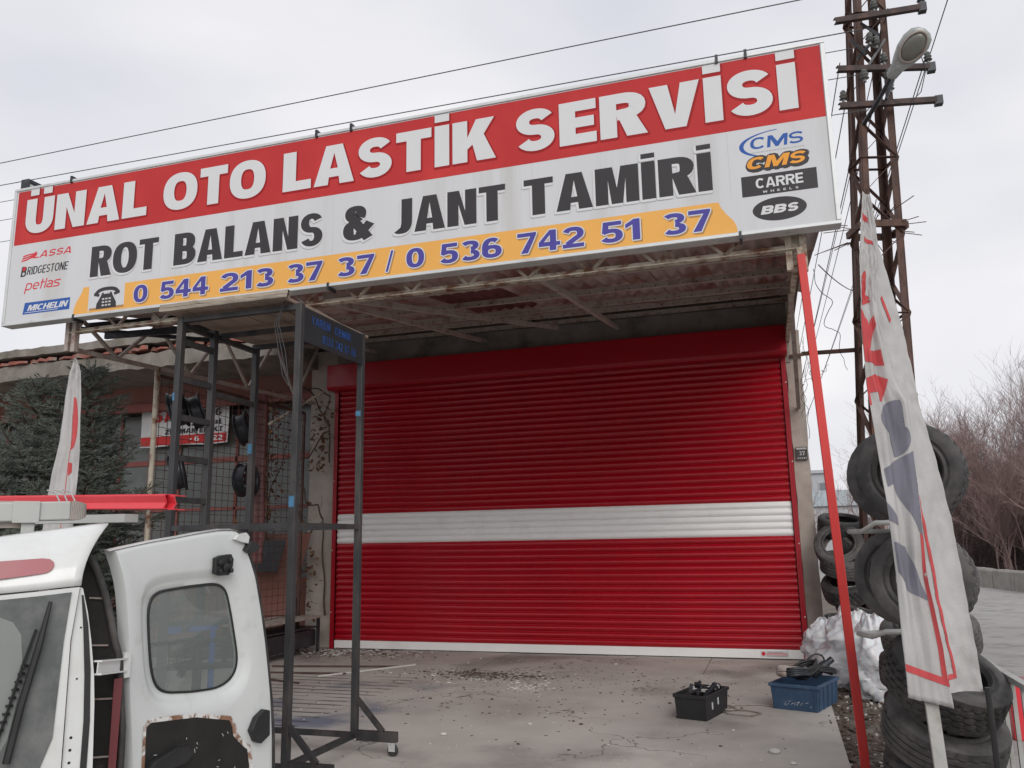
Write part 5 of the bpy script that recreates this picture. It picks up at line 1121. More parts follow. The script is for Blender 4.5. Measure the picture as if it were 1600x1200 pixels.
def porc(parent, p, up=(0, 0, 1), s_=1.0):
    g = MB(); g.lathe([(0, 0), (.018 * s_, 0), (.018 * s_, .03 * s_), (.048 * s_, .045 * s_), (.030 * s_, .065 * s_), (.046 * s_, .085 * s_), (.028 * s_, .105 * s_), (.036 * s_, .125 * s_), (.02 * s_, .15 * s_), (0, .155 * s_)], p, up, 16)
    return g.build('insulator', M['porcelain'], parent, smooth=True, sharp=40)
def crossarm(a, b, ins):
    g = MB(); g.prof(a, b, [(-.035, -.035), (.035, -.035), (.035, .038), (.027, .038), (.027, -.028), (-.035, -.028)]); g.prof(V(a) + V((0, 0, .04)), V(b) + V((0, 0, .04)), [(-.035, -.005), (.026, -.005), (.026, .005), (-.035, .005)])
    o = g.build('crossarm', M['rust_dark'], pole)
    for t_, dn in ins: p = V(a).lerp(V(b), t_) + V((0, 0, .05 if not dn else -.2)); porc(o, p, s_=1.15)
    g = MB(); q = V(b); g.box(tuple(q - V((.07, .05, .07))), tuple(q + V((.03, .05, .05)))); g.build('end_block', M['dark_metal'], o)
    return o
arms = [((7.99, -1.1, 8.40), (9.16, -.72, 8.60), [(.45, 0), (.98, 0)]), ((7.97, -1.02, 7.74), (9.20, -.62, 7.76), [(.5, 0), (.96, 0)]), ((7.96, -.95, 7.24), (9.26, -.52, 7.32), [(.05, 0)])]
for a, b, ins in arms: crossarm(a, b, ins)
for p in [(8.42, -.95, 8.05), (8.50, -.92, 8.0), (8.62, -.82, 7.55), (8.62, -.82, 7.38), (8.30, -1.0, 7.5)]:
    porc(pole, p, s_=1.2)
g = MB()
for (a, b) in [((8.25, -.9, 7.9), (8.45, -.95, 8.1)), ((8.25, -.9, 7.6), (8.62, -.85, 8.15)), ((8.35, -.85, 8.45), (8.55, -.9, 8.2)), ((8.55, -.86, 7.28), (8.72, -.9, 7.65)), ((8.2, -.9, 8.2), (8.35, -1.0, 7.9))]: g.bar(a, b, .04, .03)
g.build('bracket', M['dark_metal'], pole)
# anti-climb ring with spikes
rg_ = MB(); zc = 5.62; cs = [corner(i, zc) for i in range(4)]
for i in range(4):
    a, b = cs[i], cs[(i + 1) % 4]; o_ = ((a + b) / 2 - V((px0, py0, zc))).normalized() * .05; rg_.bar(a + o_, b + o_, .05, .09)
ro = rg_.build('climb_guard', M['rust'], pole)
for k_ in range(18):
    th_ = 2 * PI * k_ / 18 + .2; d = V((math.cos(th_), math.sin(th_), random.uniform(-.25, .2))); s_ = V((px0 + .02, py0, zc + random.uniform(-.08, .08)))
    g = MB(); g.tube([s_ + d * .28, s_ + d * random.uniform(.62, .78)], .006, 4); g.build('spike', M['rust'], ro)
# angle iron strut from the pillar to the pole
g = MB(); g.angle((7.26, .12, 4.10), (8.0, -.32, 4.00), .06, .008); g.bar((7.1, -.02, 4.08), (7.28, -.02, 4.09), .03, .04); tag(g.build('link_bar', M['rust'], None), 'rusty horizontal angle iron joining the right pillar to the power pole', 'bar')
# street lamp
LB, LT = (8.53, -1.47, 7.25), (8.91, -1.83, 7.61)
lp_ = thing('street_lamp', 'dull grey oval street lamp head on a short bent arm on the power pole', 'street lamp', (8.45, -1.1, 7.2))
g = MB(); g.tube([(8.25, -.85, 6.98), (8.36, -1.05, 7.08), (8.47, -1.30, 7.18), (8.58, -1.54, 7.32)], [.03, .03, .028, .028], 10); g.build('arm', M['dark_metal'], lp_, smooth=True)
A0, A1 = V(LB), V(LT); ax = (A1 - A0); L_ = ax.length; ax.normalize()
dn = V((-.10, -.72, -.68)); dn = (dn - ax * dn.dot(ax)).normalized(); sd2 = ax.cross(dn)
def hull(n, prof_, flat=.0):
    loops = []
    for t_, w_, dtop, dbot in prof_:
        w_ *= 1.12
        lp = []
        for k_ in range(24):
            a = 2 * PI * k_ / 24; c, s_ = math.cos(a), math.sin(a); d = (dbot if s_ > 0 else dtop)
            lp.append(A0 + ax * L_ * t_ + sd2 * w_ * c + dn * d * s_)
        loops.append(lp)
    return loops
g = MB(); g.loft(hull(24, [(-.02, .03, .03, .03), (.03, .062, .06, .045), (.2, .075, .085, .05), (.36, .115, .11, .055), (.55, .150, .125, .06), (.75, .158, .125, .06), (.90, .130, .10, .055), (.98, .075, .06, .04), (1.0, .02, .02, .02)])); g.f.append(tuple(range(24))); g.build('housing', M['lamp_shell'], lp_, smooth=True)
def oval(c, a, b, off, n=40): return [A0 + ax * (L_ * c + a * math.cos(2 * PI * k_ / n)) + sd2 * b * math.sin(2 * PI * k_ / n) + dn * off for k_ in range(n)]
g = MB(); g.loft([oval(.66, .20, .142, .045), oval(.66, .20, .142, .072), oval(.66, .18, .124, .076), oval(.66, .17, .116, .058)]); g.build('lens_rim', M['old_grey'], lp_, smooth=True)
g = MB(); g.loft([oval(.66, .172, .118, .06), oval(.66, .15, .10, .085), oval(.66, .11, .055, .10), oval(.66, .03, .015, .104)]); g.f.append(tuple(len(g.v) - 1 - i for i in range(40))); g.build('lens', M['lamp_lens'], lp_, smooth=True)
g = MB(); g.tube([(8.5, -1.2, 7.2), (8.62, -1.25, 7.0), (8.75, -1.3, 6.95), (8.88, -1.35, 7.05), (8.95, -1.4, 7.3), (8.9, -1.5, 7.45)], .006, 5); g.build('wire_loop', M['wire'], lp_)
# overhead lines
def line(name, lab, a, b, sag=.15, r_=.007, n=14, grp=None):
    a = V(a); b = V(b); pts = [a.lerp(b, i / n) - V((0, 0, sag * 4 * (i / n) * (1 - i / n))) for i in range(n + 1)]
    g = MB(); g.tube(pts, r_, 4); return tag(g.build(name, M['wire'], None), lab, 'power line', grp)
def ext(a, b, k0=1.0): a = V(a); b = V(b); return a + (a - b) * k0
line('power_line', 'highest overhead wire crossing the whole sky above the sign', ext((-7.19, -.73, 9.02), (7.57, -1.32, 8.67), .6), (9.4, -1.40, 8.63), .0, .008)
line('power_line', 'overhead wire running just above the red sign to the pole insulator', ext((-7.22, -.66, 8.60), (8.1, -1.07, 8.25), .6), (8.35, -1.08, 8.22), .0, .008)
line('power_line', 'thin overhead wire passing behind the sign and level with its top left corner', (-14, .2, 8.75), (8.40, -.95, 8.05), .0, .006)
line('power_line', 'thin overhead wire second from the lowest left of the sign', (-14, .3, 8.40), (8.30, -1.0, 7.62), .0, .006)
line('power_line', 'lowest thin overhead wire meeting the left edge of the sign', (-14, .35, 7.98), (8.30, -1.0, 7.1), .0, .006)
def away(a, L_=75): return (a[0] - .03 * L_, a[1] + L_, a[2] + .2)
for a, lb in [((9.45, -.85, 8.62), 'outermost right wire slanting across open sky beside the lamp head'), ((8.70, -.85, 8.60), 'wire from the top crossarm passing behind the lamp head'), ((9.12, -.62, 7.88), 'wire from the right end of the middle crossarm running down behind the pole'),
              ((8.60, -.82, 7.88), 'wire from the middle crossarm insulator nearest the pole'), ((8.02, -.98, 7.85), 'wire left of the pole dropping behind the corner of the big sign'), ((8.05, -.92, 7.30), 'lower wire left of the pole seen in the gap beside the pillar'), ((8.05, -.9, 6.5), 'lowest of the wires in the gap between pillar and pole')]:
    line('power_line', lb, a, away(a), 1.3, .008, 30)
line('power_line', 'thin kinked wire from the canopy corner to the pole', (7.25, -4.9, 3.82), (8.0, -.6, 4.75), .05, .005)
g = MB()
for p, q, s_ in [((7.22, -4.7, 3.85), (7.70, -1.5, 3.55), 4), ((7.28, 0, 4.3), (7.48, -.1, 3.1), 8), ((7.3, 0, 4.35), (7.26, -.05, 2.9), 12), ((7.27, -.02, 3.7), (7.6, -.1, 3.9), 22), ((7.28, 0, 3.9), (7.2, -.04, 3.2), 32)]: g.tube(curl(p, q, s_, .07), .0035, 4)
tag(g.build('loose_wires', M['wire'], None), 'tangle of thin loose wires hanging at the top of the right pillar', 'wires', kind='stuff')

# ================================================================ TYRES
def tyre_mesh(name, R_, w_, blocks, seed, m):
    """axis = local Z; carcass profile with real circumferential grooves, notched shoulders"""
    n = 90; r0 = R_ * .60; h = w_ / 2; mb = MB(); gv = R_ * .042
    prof_ = [(r0, -h * .72), (r0 - .004, -h * .80), (r0 + .012, -h * 1.06), (r0 + .03, -h * .93), (R_ * .74, -h * 1.03), (R_ * .80, -h * 1.05), (R_ * .84, -h * 1.03), (R_ * .92, -h * .98), (R_ * .965, -h * .88), (R_ * .985, -h * .74)]
    gs = [-.50, -.17, .17, .50]; tr_ = []
    for c in gs: tr_ += [(R_ * 1.0 - .004 * abs(c), h * (c - .045)), (R_ - gv, h * (c - .03)), (R_ - gv, h * (c + .03)), (R_ * 1.0 - .004 * abs(c), h * (c + .045))]
    prof_ = prof_ + tr_ + [(a, -b) for a, b in reversed(prof_)]
    prof_ += [(r0 + .012, h * .70), (R_ * .80, h * .85), (R_ * .93, h * .6), (R_ * .94, 0), (R_ * .93, -h * .6), (R_ * .80, -h * .85), (r0 + .012, -h * .70)]
    m_ = len(prof_); shoulder = {9, 10, 25, 26}; idx = len(mb.v)
    for k_ in range(n):
        a = 2 * PI * k_ / n; notch = (k_ % 3 == 0)
        for j, (r_, z_) in enumerate(prof_):
            rr = r_
            if notch and j in shoulder: rr -= R_ * .035
            if blocks and j in (10, 13, 14, 17, 18, 21, 22, 25) and (k_ + (j // 4)) % 3 == 0: rr -= gv * .8
            mb.v.append(V((rr * math.cos(a), rr * math.sin(a), z_)))
    for k_ in range(n):
        k2 = (k_ + 1) % n
        for j in range(m_):
            j2 = (j + 1) % m_; mb.f.append((k_ * m_ + j, k2 * m_ + j, k2 * m_ + j2, k_ * m_ + j2))
    # moulded ring and letters band on the sidewall
    me = mb.mesh(name, V((0, 0, 0)), True); me.set_sharp_from_angle(angle=math.radians(28)); me.materials.append(m); return me
TM = [tyre_mesh('tyre', .315, .205, False, 1, M['rubber']), tyre_mesh('tyre', .325, .225, True, 2, M['rubber']), tyre_mesh('tyre', .31, .195, True, 3, M['rubber_worn']), tyre_mesh('tyre', .318, .215, False, 4, M['rubber_worn'])]
def tyre(kind, loc, axis, lab, grp, spin=0, sc=1.0):
    o = bpy.data.objects.new('tyre', TM[kind]); scene.collection.objects.link(o); o.location = loc
    q = V(axis).normalized().to_track_quat('Z', 'Y'); o.rotation_mode = 'QUATERNION'; o.rotation_quaternion = q @ Matrix.Rotation(spin, 3, 'Z').to_quaternion(); o.scale = (sc, sc, sc)
    return tag(o, lab, 'tyre', grp)
G1, G2, G3 = 'tyres hung on the display stand', 'tyres stacked on the ground by the flag', 'tyres piled beside the right pillar'
tyre(1, (7.535, -6.62, 1.95), (-.30, -.95, .05), 'topmost black tyre on the stand, in front, partly hidden by the flag', G1, .3, .90)
tyre(0, (7.49, -6.40, 1.945), (-.38, -.92, .04), 'second black tyre hung close behind the topmost one on the stand', G1, 1, .92)
tyre(2, (7.56, -6.45, 1.335), (-.36, -.93, .05), 'middle tyre on the stand at flag height with an open hole', G1, 2, .93)
tyre(3, (7.50, -6.22, 1.345), (-.42, -.90, .02), 'worn tyre hung behind the middle one on the stand', G1, 0, .93)
tyre(1, (7.62, -6.42, .76), (.34, -.42, .84), 'tilted tyre lying on top of the ground stack under the flag hem', G2, .5, 1.02)
tyre(3, (7.60, -6.33, .47), (.20, -.40, .89), 'wide grey tyre lower in the ground stack beneath the tilted one', G2, .9, 1.05)
tyre(0, (7.60, -6.12, .19), (.02, -.1, 1), 'bottom tyre lying flat under the ground stack', G2, .9, 1.03)
tyre(2, (7.69, -5.58, 0.92), (-.12, -.25, .95), 'flat tyre behind the stack at the height of the bag top', G2, .2)
tyre(0, (7.67, -5.54, 0.68), (.05, -.1, 1), 'tyre second from the top of the rear stack beside the white bag', G2, .7)
tyre(1, (7.69, -5.56, 0.44), (.0, .06, 1), 'tyre low in the rear stack, treads facing the red pole', G2, .1)
tyre(3, (7.67, -5.58, 0.2), (.0, .0, 1), 'bottom tyre of the rear stack on the verge', G2, 1.3)
for i, (k_, loc, ax_, lb) in enumerate([(0, (7.58, -.10, 1.72), (.12, -.30, 1), 'top tyre of the pile beside the right pillar, lying almost flat'), (2, (7.50, -.42, 1.46), (-.15, -.85, .55), 'leaning tyre with a dark open hole near the top of the pillar pile'),
        (3, (7.56, -.45, 1.22), (.14, -.28, .95), 'pale worn tyre lying below the leaning one in the pillar pile'), (1, (7.56, -.50, .96), (-.2, -.45, .87), 'chunky treaded tyre slanting across the middle of the pillar pile'),
        (0, (7.70, -.50, .70), (.3, -.4, .86), 'tyre in the pillar pile just right of the red pole'), (0, (7.54, -.35, .47), (.1, -.1, 1), 'dark tyre low in the pillar pile behind the pole'), (3, (7.66, -.95, .36), (.35, -.9, .2), 'upright tyre at the foot of the pillar pile above the bags'),
        (1, (7.56, -.32, .22), (0, 0, 1), 'bottom tyre of the pillar pile'), (2, (7.78, -.18, 1.50), (.3, -.5, .8), 'tyre peeping out at the right of the pillar pile top')]):
    tyre(k_, loc, ax_, lb, G3, i * .7)
# display stand
ts_ = thing('tyre_stand', 'black tube stand with pale bent arms carrying the hanging tyres', 'tyre stand', (7.62, -6.2, 0))
g = MB(); g.tube([(7.62, -6.15, 0), (7.60, -6.30, 2.35)], .024, 10); g.build('post', M['black_plastic'], ts_, smooth=True)
for zz in (1.62, 1.02):
    g = MB(); g.tube([(7.18, -6.42, zz), (7.24, -6.58, zz + .0), (7.30, -6.74, zz + .045), (7.60, -6.72, zz + .05)], .015, 8); g.build('arm', M['rail'], ts_, smooth=True)
    g = MB(); g.tube([(7.18, -6.42, zz), (7.60, -6.2, zz)], .014, 8); g.build('arm', M['rail'], ts_, smooth=True)
g = MB(); g.tube([(7.20, -6.62, .12), (7.30, -6.86, .12), (7.60, -6.95, .12), (7.95, -6.9, .12)], .016, 8); g.build('foot_rail', M['rail'], ts_, smooth=True)

# ================================================================ CRATES, BAGS, CABLES
def crate(name, lab, o, d, Lg, Wd, H_, m, taper=.93, ribs=True, lip=.012):
    o = V(o); d = V(d).normalized(); e = V((d.y, -d.x, 0)); t = thing(name, lab, 'crate', tuple(o)); th_ = .006
    def rect(l, w_, z_): return [o + d * (a * l / 2) + e * (b * w_ / 2) + V((0, 0, z_)) for a, b in ((-1, -1), (1, -1), (1, 1), (-1, 1))]
    g = MB(); g.loft([rect(Lg * taper, Wd * taper, .002), rect(Lg, Wd, H_), rect(Lg - .012, Wd - .012, H_), rect(Lg * taper - .012, Wd * taper - .012, .01)]); g.f.append((0, 1, 2, 3)); g.f.append((12, 13, 14, 15)); g.build('tub', m, t)
    g = MB(); g.loft([rect(Lg + .002, Wd + .002, H_ - .03), rect(Lg + lip * 2, Wd + lip * 2, H_ - .028), rect(Lg + lip * 2, Wd + lip * 2, H_), rect(Lg - .005, Wd - .005, H_ + .001)]); g.build('rim', m, t, bevel=.002)
    if ribs:
        for s_ in (-1, 1):
            for k_ in range(5):
                a = -.42 + .21 * k_; g = MB(); g.bar(o + d * a * Lg * taper + e * s_ * (Wd * taper / 2 + .003) + V((0, 0, .01)), o + d * a * Lg + e * s_ * (Wd / 2 + .003) + V((0, 0, H_ - .03)), .012, .010, tuple(e)); g.build('rib', m, t)
            for k_ in range(3):
                a = (-.46, 0.46, 0)[k_]
                if k_ == 2: continue
                g = MB(); g.bar(o + e * a * Wd * taper + d * s_ * (Lg * taper / 2 + .003) + V((0, 0, .01)), o + e * a * Wd + d * s_ * (Lg / 2 + .003) + V((0, 0, H_ - .03)), .012, .010, tuple(d)); g.build('rib', m, t)
    return t, o, d, e
cb, o_, d_, e_ = crate('blue_crate', 'blue plastic crate heaped with coiled cables in front of the white bags', (6.90, -3.13, 0), (.33, .94, 0), .66, .44, .235, M['crate_blue'])
g = MB()
for k_ in range(26):
    a, b = random.uniform(-.14, .14), random.uniform(.03, .15); c = o_ - d_ * (Lg_ := .66 * .93 / 2 + .007) + e_ * a + V((0, 0, b)); q = random.uniform(.008, .05); an = random.uniform(.3, 1.1); g.bar(c, c + e_ * q * math.cos(an) + V((0, 0, q * math.sin(an))), .0025)
g.build('scuff_marks', M['ink_white'], cb)
kb, o2, d2, e2 = crate('black_crate', 'small black plastic tool tub full of scrap tools on the concrete', (5.98, -3.78, 0), (.27, .96, 0), .58, .30, .215, M['black_plastic'], ribs=False, lip=.010)
for zz, aa in ((.11, -.05), (.13, .10)):
    g = MB(); c = o2 + e2 * (.30 * .96 / 2 + .004) + d2 * (-.18 + aa + .1) + V((0, 0, zz)); g.bar(c - V((0, 0, .03)), c + V((0, 0, .03)), .03, .002, tuple(e2)); g.build('torn_sticker', M['ink_white'], kb)
def coil(name, lab, c, R0, turns, r_, m, tilt=(0, 0, 1), grp=None, jit=.03):
    ax_ = V(tilt).normalized(); x_ = ax_.orthogonal().normalized(); y_ = ax_.cross(x_); pts = []
    for i in range(turns * 14):
        a = i * 2 * PI / 14; R1 = R0 * (1 + .18 * noise.noise(V((i * .13, R0 * 9, 1)))); pts.append(V(c) + x_ * R1 * math.cos(a) * 1.25 + y_ * R1 * math.sin(a) * .8 + ax_ * (i / 14 * r_ * 1.3 + jit * noise.noise(V((i * .2, 3, R0 * 5)))))
    g = MB(); g.tube(pts, r_, 6); o = g.build(name, m, None, smooth=True)
    return tag(o, lab, 'cable', grp)
coil('cable_coil', 'large grey cable coil heaped on the left of the blue crate', (6.78, -3.25, .27), .12, 6, .014, M['old_grey'], (.1, .1, 1), None, .06)
coil('cable_coil', 'pale grey flex bundled at the front rim of the blue crate', (6.84, -3.30, .27), .10, 6, .013, M['dark_metal'], (0, .2, 1))
coil('cable_coil', 'black welding cable looped on the middle of the blue crate', (6.93, -3.10, .28), .11, 6, .014, M['black_plastic'], (-.2, -.3, 1))
coil('cable_coil', 'thin dark cable trailing over the right rim of the blue crate', (7.08, -2.92, .27), .11, 5, .010, M['black_plastic'], (.2, .1, 1))
coil('cable_coil', 'upright black cable loop sticking out of the blue crate', (7.02, -2.95, .36), .09, 2, .008, M['black_plastic'], (.2, -.9, .5))
g = MB(); p = o_ + V((.08, .12, .26)); g.lathe([(0, 0), (.035, 0), (.045, .02), (.045, .17), (.03, .20), (.03, .26), (0, .27)], p, (.75, .3, .55), 16); tag(g.build('angle_grinder', M['dark_metal'], None, smooth=True, sharp=40), 'grey cylindrical power tool lying on the cables in the blue crate', 'power tool')
for i in range(11):
    g = MB(); c = o2 + d2 * random.uniform(-.22, .22) + e2 * random.uniform(-.09, .09) + V((0, 0, .19 + random.uniform(0, .03))); dd_ = V((random.gauss(0, 1), random.gauss(0, 1), random.gauss(0, .25))).normalized(); l_ = random.uniform(.06, .12)
    g.bar(c - dd_ * l_, c + dd_ * l_, random.uniform(.02, .045), random.uniform(.015, .035)); g.bar(c + dd_ * l_ * .7 - V((0, 0, .02)), c + dd_ * l_ * .7 + V((.03, 0, .03)), .03)
    tag(g.build('hand_tool', M['scrap_white' if i in (3, 7) else 'black_plastic' if i % 2 else 'dark_metal'], None, bevel=.004), ['black gripped tool at the left end of the black tub', 'grey steel tool crossing the black tub', 'dark tool half under the others in the black tub', 'pale metal piece on top of the black tub', 'black tool leaning on the rim of the black tub', 'dark steel piece in the middle of the black tub', 'short black tool at the right end of the black tub', 'second pale metal piece lower in the black tub', 'black tool lying across the top of the tub', 'dark bracket near the front rim of the black tub', 'small grey tool at the back of the black tub'][i], 'tool', 'tools in the black tub')
g = MB(); g.tube([(6.12, -3.6, .008), (6.25, -3.35, .012), (6.45, -3.25, .008), (6.62, -3.3, .008)], .006, 5); g.tube([(6.12, -3.62, .01), (6.22, -3.75, .012), (6.42, -3.78, .01), (6.5, -3.66, .008), (6.38, -3.55, .01), (6.15, -3.58, .02)], .007, 5); g.tube([(6.1, -3.5, .01), (6.2, -3.45, .03), (6.28, -3.55, .01), (6.18, -3.62, .02), (6.1, -3.55, .02)], .008, 5)
tag(g.build('trailing_cable', M['old_grey'], None, smooth=True), 'thin cable snaking on the concrete between the two crates', 'cable')
def bag(name, lab, c, r_, h, seed):
    g = MB(); loops = []; n, m_ = 72, 44
    for j in range(m_ + 1):
        t_ = j / m_; lp = []
        for k_ in range(n):
            a = 2 * PI * k_ / n; rr = r_ * .95 * (math.sin(PI * min(1, .18 + t_ * .78)) ** .6) * (1 + .0 * t_)
            q = V((math.cos(a), math.sin(a), t_ * 4.2)); f = 1 + .30 * noise.noise(q * 1.6 + V((seed, 0, 0))) + .16 * abs(noise.noise(q * 3.6 + V((seed, 5, 0)))) + .06 * abs(noise.noise(q * 6 + V((seed, 0, 9)))) + .015 * noise.noise(q * 13)
            zz = h * t_ * (1 + .12 * noise.noise(V((math.cos(a) * 1.5, math.sin(a) * 1.5, seed)))) + .05 * noise.noise(q * 3)
            lp.append(V(c) + V((rr * f * math.cos(a), rr * f * math.sin(a), zz)))
        loops.append(lp)
    g.loft(loops); g.f.append(tuple(len(g.v) - 1 - i for i in range(n))); return tag(g.build(name, M['bag'], None, smooth=True), lab, 'plastic bag')
bag('plastic_bag', 'crumpled white plastic bag slumped against the foot of the right pillar', (7.22, -.95, -.02), .27, .62, 2)
bag('plastic_bag', 'larger bulging white plastic sack behind the blue crate and red pole', (7.48, -1.75, -.04), .36, .80, 7)
bag('plastic_bag', 'torn translucent plastic hanging over the sack beside the tyres', (7.62, -2.45, -.04), .24, .82, 11)
g = MB(); g.slab([(-.1, 0), (.12, .02), (.14, .2), (-.06, .22)], (7.0, -1.75, .004), (1, 0, 0), (0, 1, .08), (0, -.08, 1), .004); tag(g.build('plastic_scrap', M['bag'], None), 'flat white plastic scrap by the bags', 'scrap')

# white rod, bars and rubbish at the left
g = MB(); g.tube([(1.27, -2.62, .012), (2.06, -1.5, .012)], .012, 6); tag(g.build('white_rod', M['scrap_white'], None), 'thin white rod lying on the concrete before the shutter', 'rod')
for i, (a, b, lb) in enumerate([((.2, -2.0, .015), (1.9, -1.7, .015), 'dark steel bar on the floor left of the white rod'), ((.1, -2.5, .012), (1.5, -2.35, .012), 'rusty bar lying nearest the bench on the floor'), ((.3, -2.8, .012), (1.3, -3.1, .012), 'thin dark bar lying in front of the other bars')]):
    g = MB(); g.bar(a, b, .02, .02); tag(g.build('steel_bar', M['rust'], None), lb, 'steel bar')
def scatter(name, lab, n, fpos, smin, smax, m, cat='rubbish'):
    g = MB()
    for i in range(n):
        x, y = fpos(i); s_ = random.uniform(smin, smax) * (1 if random.random() > .08 else 1.8); a = random.uniform(0, PI); c, s2 = math.cos(a), math.sin(a); e = random.uniform(.25, 1)
        P_ = [(-1, -.5), (.2, -.9), (1, -.1), (.4, .8), (-.7, .6)]; h = s_ * random.uniform(.15, .6)
        pts = [(x + s_ * (u * c - v_ * e * s2), y + s_ * (u * s2 + v_ * e * c)) for u, v_ in P_]
        g.add([(u, v_, .0005) for u, v_ in pts] + [(u * .8 + x * .2, v_ * .8 + y * .2, h * random.uniform(.5, 1)) for u, v_ in pts], [(i_, (i_ + 1) % 5, 5 + (i_ + 1) % 5, 5 + i_) for i_ in range(5)] + [(5, 6, 7, 8, 9)])
    return tag(g.build(name, m, None, fix=False), lab, cat, kind='stuff')
ga = random.gauss
def inpad(x, y): return (min(x, 7.08), min(y, -.12))
scatter('leaf_litter', 'heap of dry leaves and chips swept up before the shutter', 520, lambda i: inpad(ga(3.2, .42), ga(-2.05, .17)), .008, .024, M['scrap_dark'])
scatter('plaster_chips', 'pale plaster chips in the swept heap before the shutter', 130, lambda i: inpad(ga(3.3, .55), ga(-2.15, .28)), .006, .02, M['scrap_white'])
scatter('stone_chips', 'small pale stone chips strewn over the concrete yard', 420, lambda i: inpad(random.uniform(1.5, 7.05), -.3 - 7 * random.random() ** 1.2), .004, .013, M['scrap_white'])
scatter('dark_crumbs', 'dark crumbs and leaf bits strewn over the concrete yard', 520, lambda i: inpad(ga(4.4, 1.5), ga(-2.9, 1.2)), .005, .018, M['scrap_dark'])
scatter('chips_by_pillar', 'broken plaster along the foot of the left pillar', 260, lambda i: inpad(ga(.35, .6), ga(-.45, .22)), .008, .03, M['scrap_white'])
scatter('crumbs_by_pillar', 'dark dirt along the foot of the left pillar', 400, lambda i: inpad(ga(.4, .7), ga(-.5, .3)), .006, .025, M['scrap_dark'])
scatter('band_of_chips', 'line of pale chips right of the swept heap', 120, lambda i: inpad(ga(4.0, .16), ga(-2.75, .16)), .006, .016, M['scrap_white'])
g = MB()
for i in range(1900):
    x, y = random.uniform(7.12, 8.0), -8 + 8.3 * random.random(); s_ = random.uniform(.008, .045); a = random.uniform(0, PI); z_ = -.045 + (.05 if x < 7.16 else 0) * 0; q = V((math.cos(a), math.sin(a), random.uniform(-.2, .4))) * s_; r_ = V((-math.sin(a), math.cos(a), random.uniform(-.2, .3))) * s_ * random.uniform(.15, .7); c = V((x, y, z_ + s_ * .3))
    g.add([c - q - r_, c + q - r_, c + q + r_, c - q + r_, c + V((0, 0, s_ * .4))], [(0, 1, 4), (1, 2, 4), (2, 3, 4), (3, 0, 4)])
tag(g.build('verge_rubble', M['scrap_dark'], None, fix=False), 'dead leaves and rubble along the verge by the tyres', 'rubble', kind='stuff')
g = MB()
for i in range(420):
    x, y = random.uniform(7.12, 7.95), -8 + 8.3 * random.random(); s_ = random.uniform(.006, .03); g.box((x, y, -.05), (x + s_, y + s_ * random.uniform(.5, 1.4), -.05 + s_ * .8))
tag(g.build('verge_stones', M['scrap_white'], None, fix=False), 'pale broken stones along the verge', 'stones', kind='stuff')
def stone(c, r_, lab):
    bm = bmesh.new(); bmesh.ops.create_icosphere(bm, subdivisions=2, radius=r_)
    for v_ in bm.verts: v_.co *= 1 + .35 * noise.noise(v_.co * 14 + V(c)); v_.co.z *= .45
    me = bpy.data.meshes.new('stone'); bm.to_mesh(me); bm.free(); o = link('stone', me, M['scrap_white'], None, V(c)); tag(o, lab, 'stone')
stone((6.62, -5.05, .012), .045, 'largest pale stone lying alone on the concrete near the red pole'); stone((3.95, -5.1, .012), .03, 'small pale stone on the concrete beside the rack castor'); stone((6.75, -5.35, .008), .022, 'tiny pale stone just in front of the largest one')
stone((4.55, -4.55, .008), .02, 'pale pebble in the open middle of the yard')

# ================================================================ RIGHT SIDE: railing, red can, low wall, bushes, far houses
rl = thing('metal_railing', 'pale grey painted square tube railing by the road at right', 'railing', (7.98, -6.0, 0))
for zz in (.78, .10):
    g = MB(); g.bar((7.96, -4.6, zz), (8.0, -9.4, zz), .045, .035); g.build('rail', M['rail'], rl, bevel=.003)
for i in range(22):
    y = -4.65 - i * .215; g = MB(); ww = .045 if i % 5 == 0 else .022; g.bar((7.96 + .008 * i * .2, y, .0 if i % 5 == 0 else .11), (7.96 + .008 * i * .2, y, .762), ww, ww, (0, 1, 0)); g.build('upright', M['rail'], rl)
rc = thing('red_can', 'red metal box standing beyond the railing at the right edge', 'box', (8.55, -4.0, -.03))
g = MB(); g.box((8.44, -4.10, -.03), (8.66, -3.86, .40)); g.build('body', M['profile_red'], rc, bevel=.01)
g = MB(); g.box((8.425, -4.12, .40), (8.675, -3.84, .425)); g.build('lid', M['lamp_red'], rc, bevel=.006)
# low retaining wall along the road, with coping blocks
lw_ = thing('low_wall', 'low weathered stone wall along the road before the bare bushes', 'wall', (13, 15, 0))
p, q = V((12.0, 22.0, 0)), V((14.6, 6.5, 0)); nn = 22; dr = (q - p) / nn; nr = V((dr.y, -dr.x, 0)).normalized()
for i in range(nn):
    a = p + dr * i; b = p + dr * (i + .985); h = .46 + .03 * random.random(); o1 = nr * random.uniform(-.02, .02); g = MB(); lo = []
    for t_ in range(6):
        c = a.lerp(b, t_ / 5) + o1 + V((0, 0, .02 * noise.noise(V((i, t_ * .7, 0))))); lo.append([c - nr * .22 - V((0, 0, .1)), c - nr * .2 + V((0, 0, h)), c - nr * .12 + V((0, 0, h + .05)), c + nr * .14 + V((0, 0, h + .05)), c + nr * .2 + V((0, 0, h)), c + nr * .22 - V((0, 0, .1))])
    g.loft(lo); g.f += [tuple(range(6)), tuple(len(g.v) - 1 - k_ for k_ in range(6))]; g.build('block', M['stone_wall'], lw_)
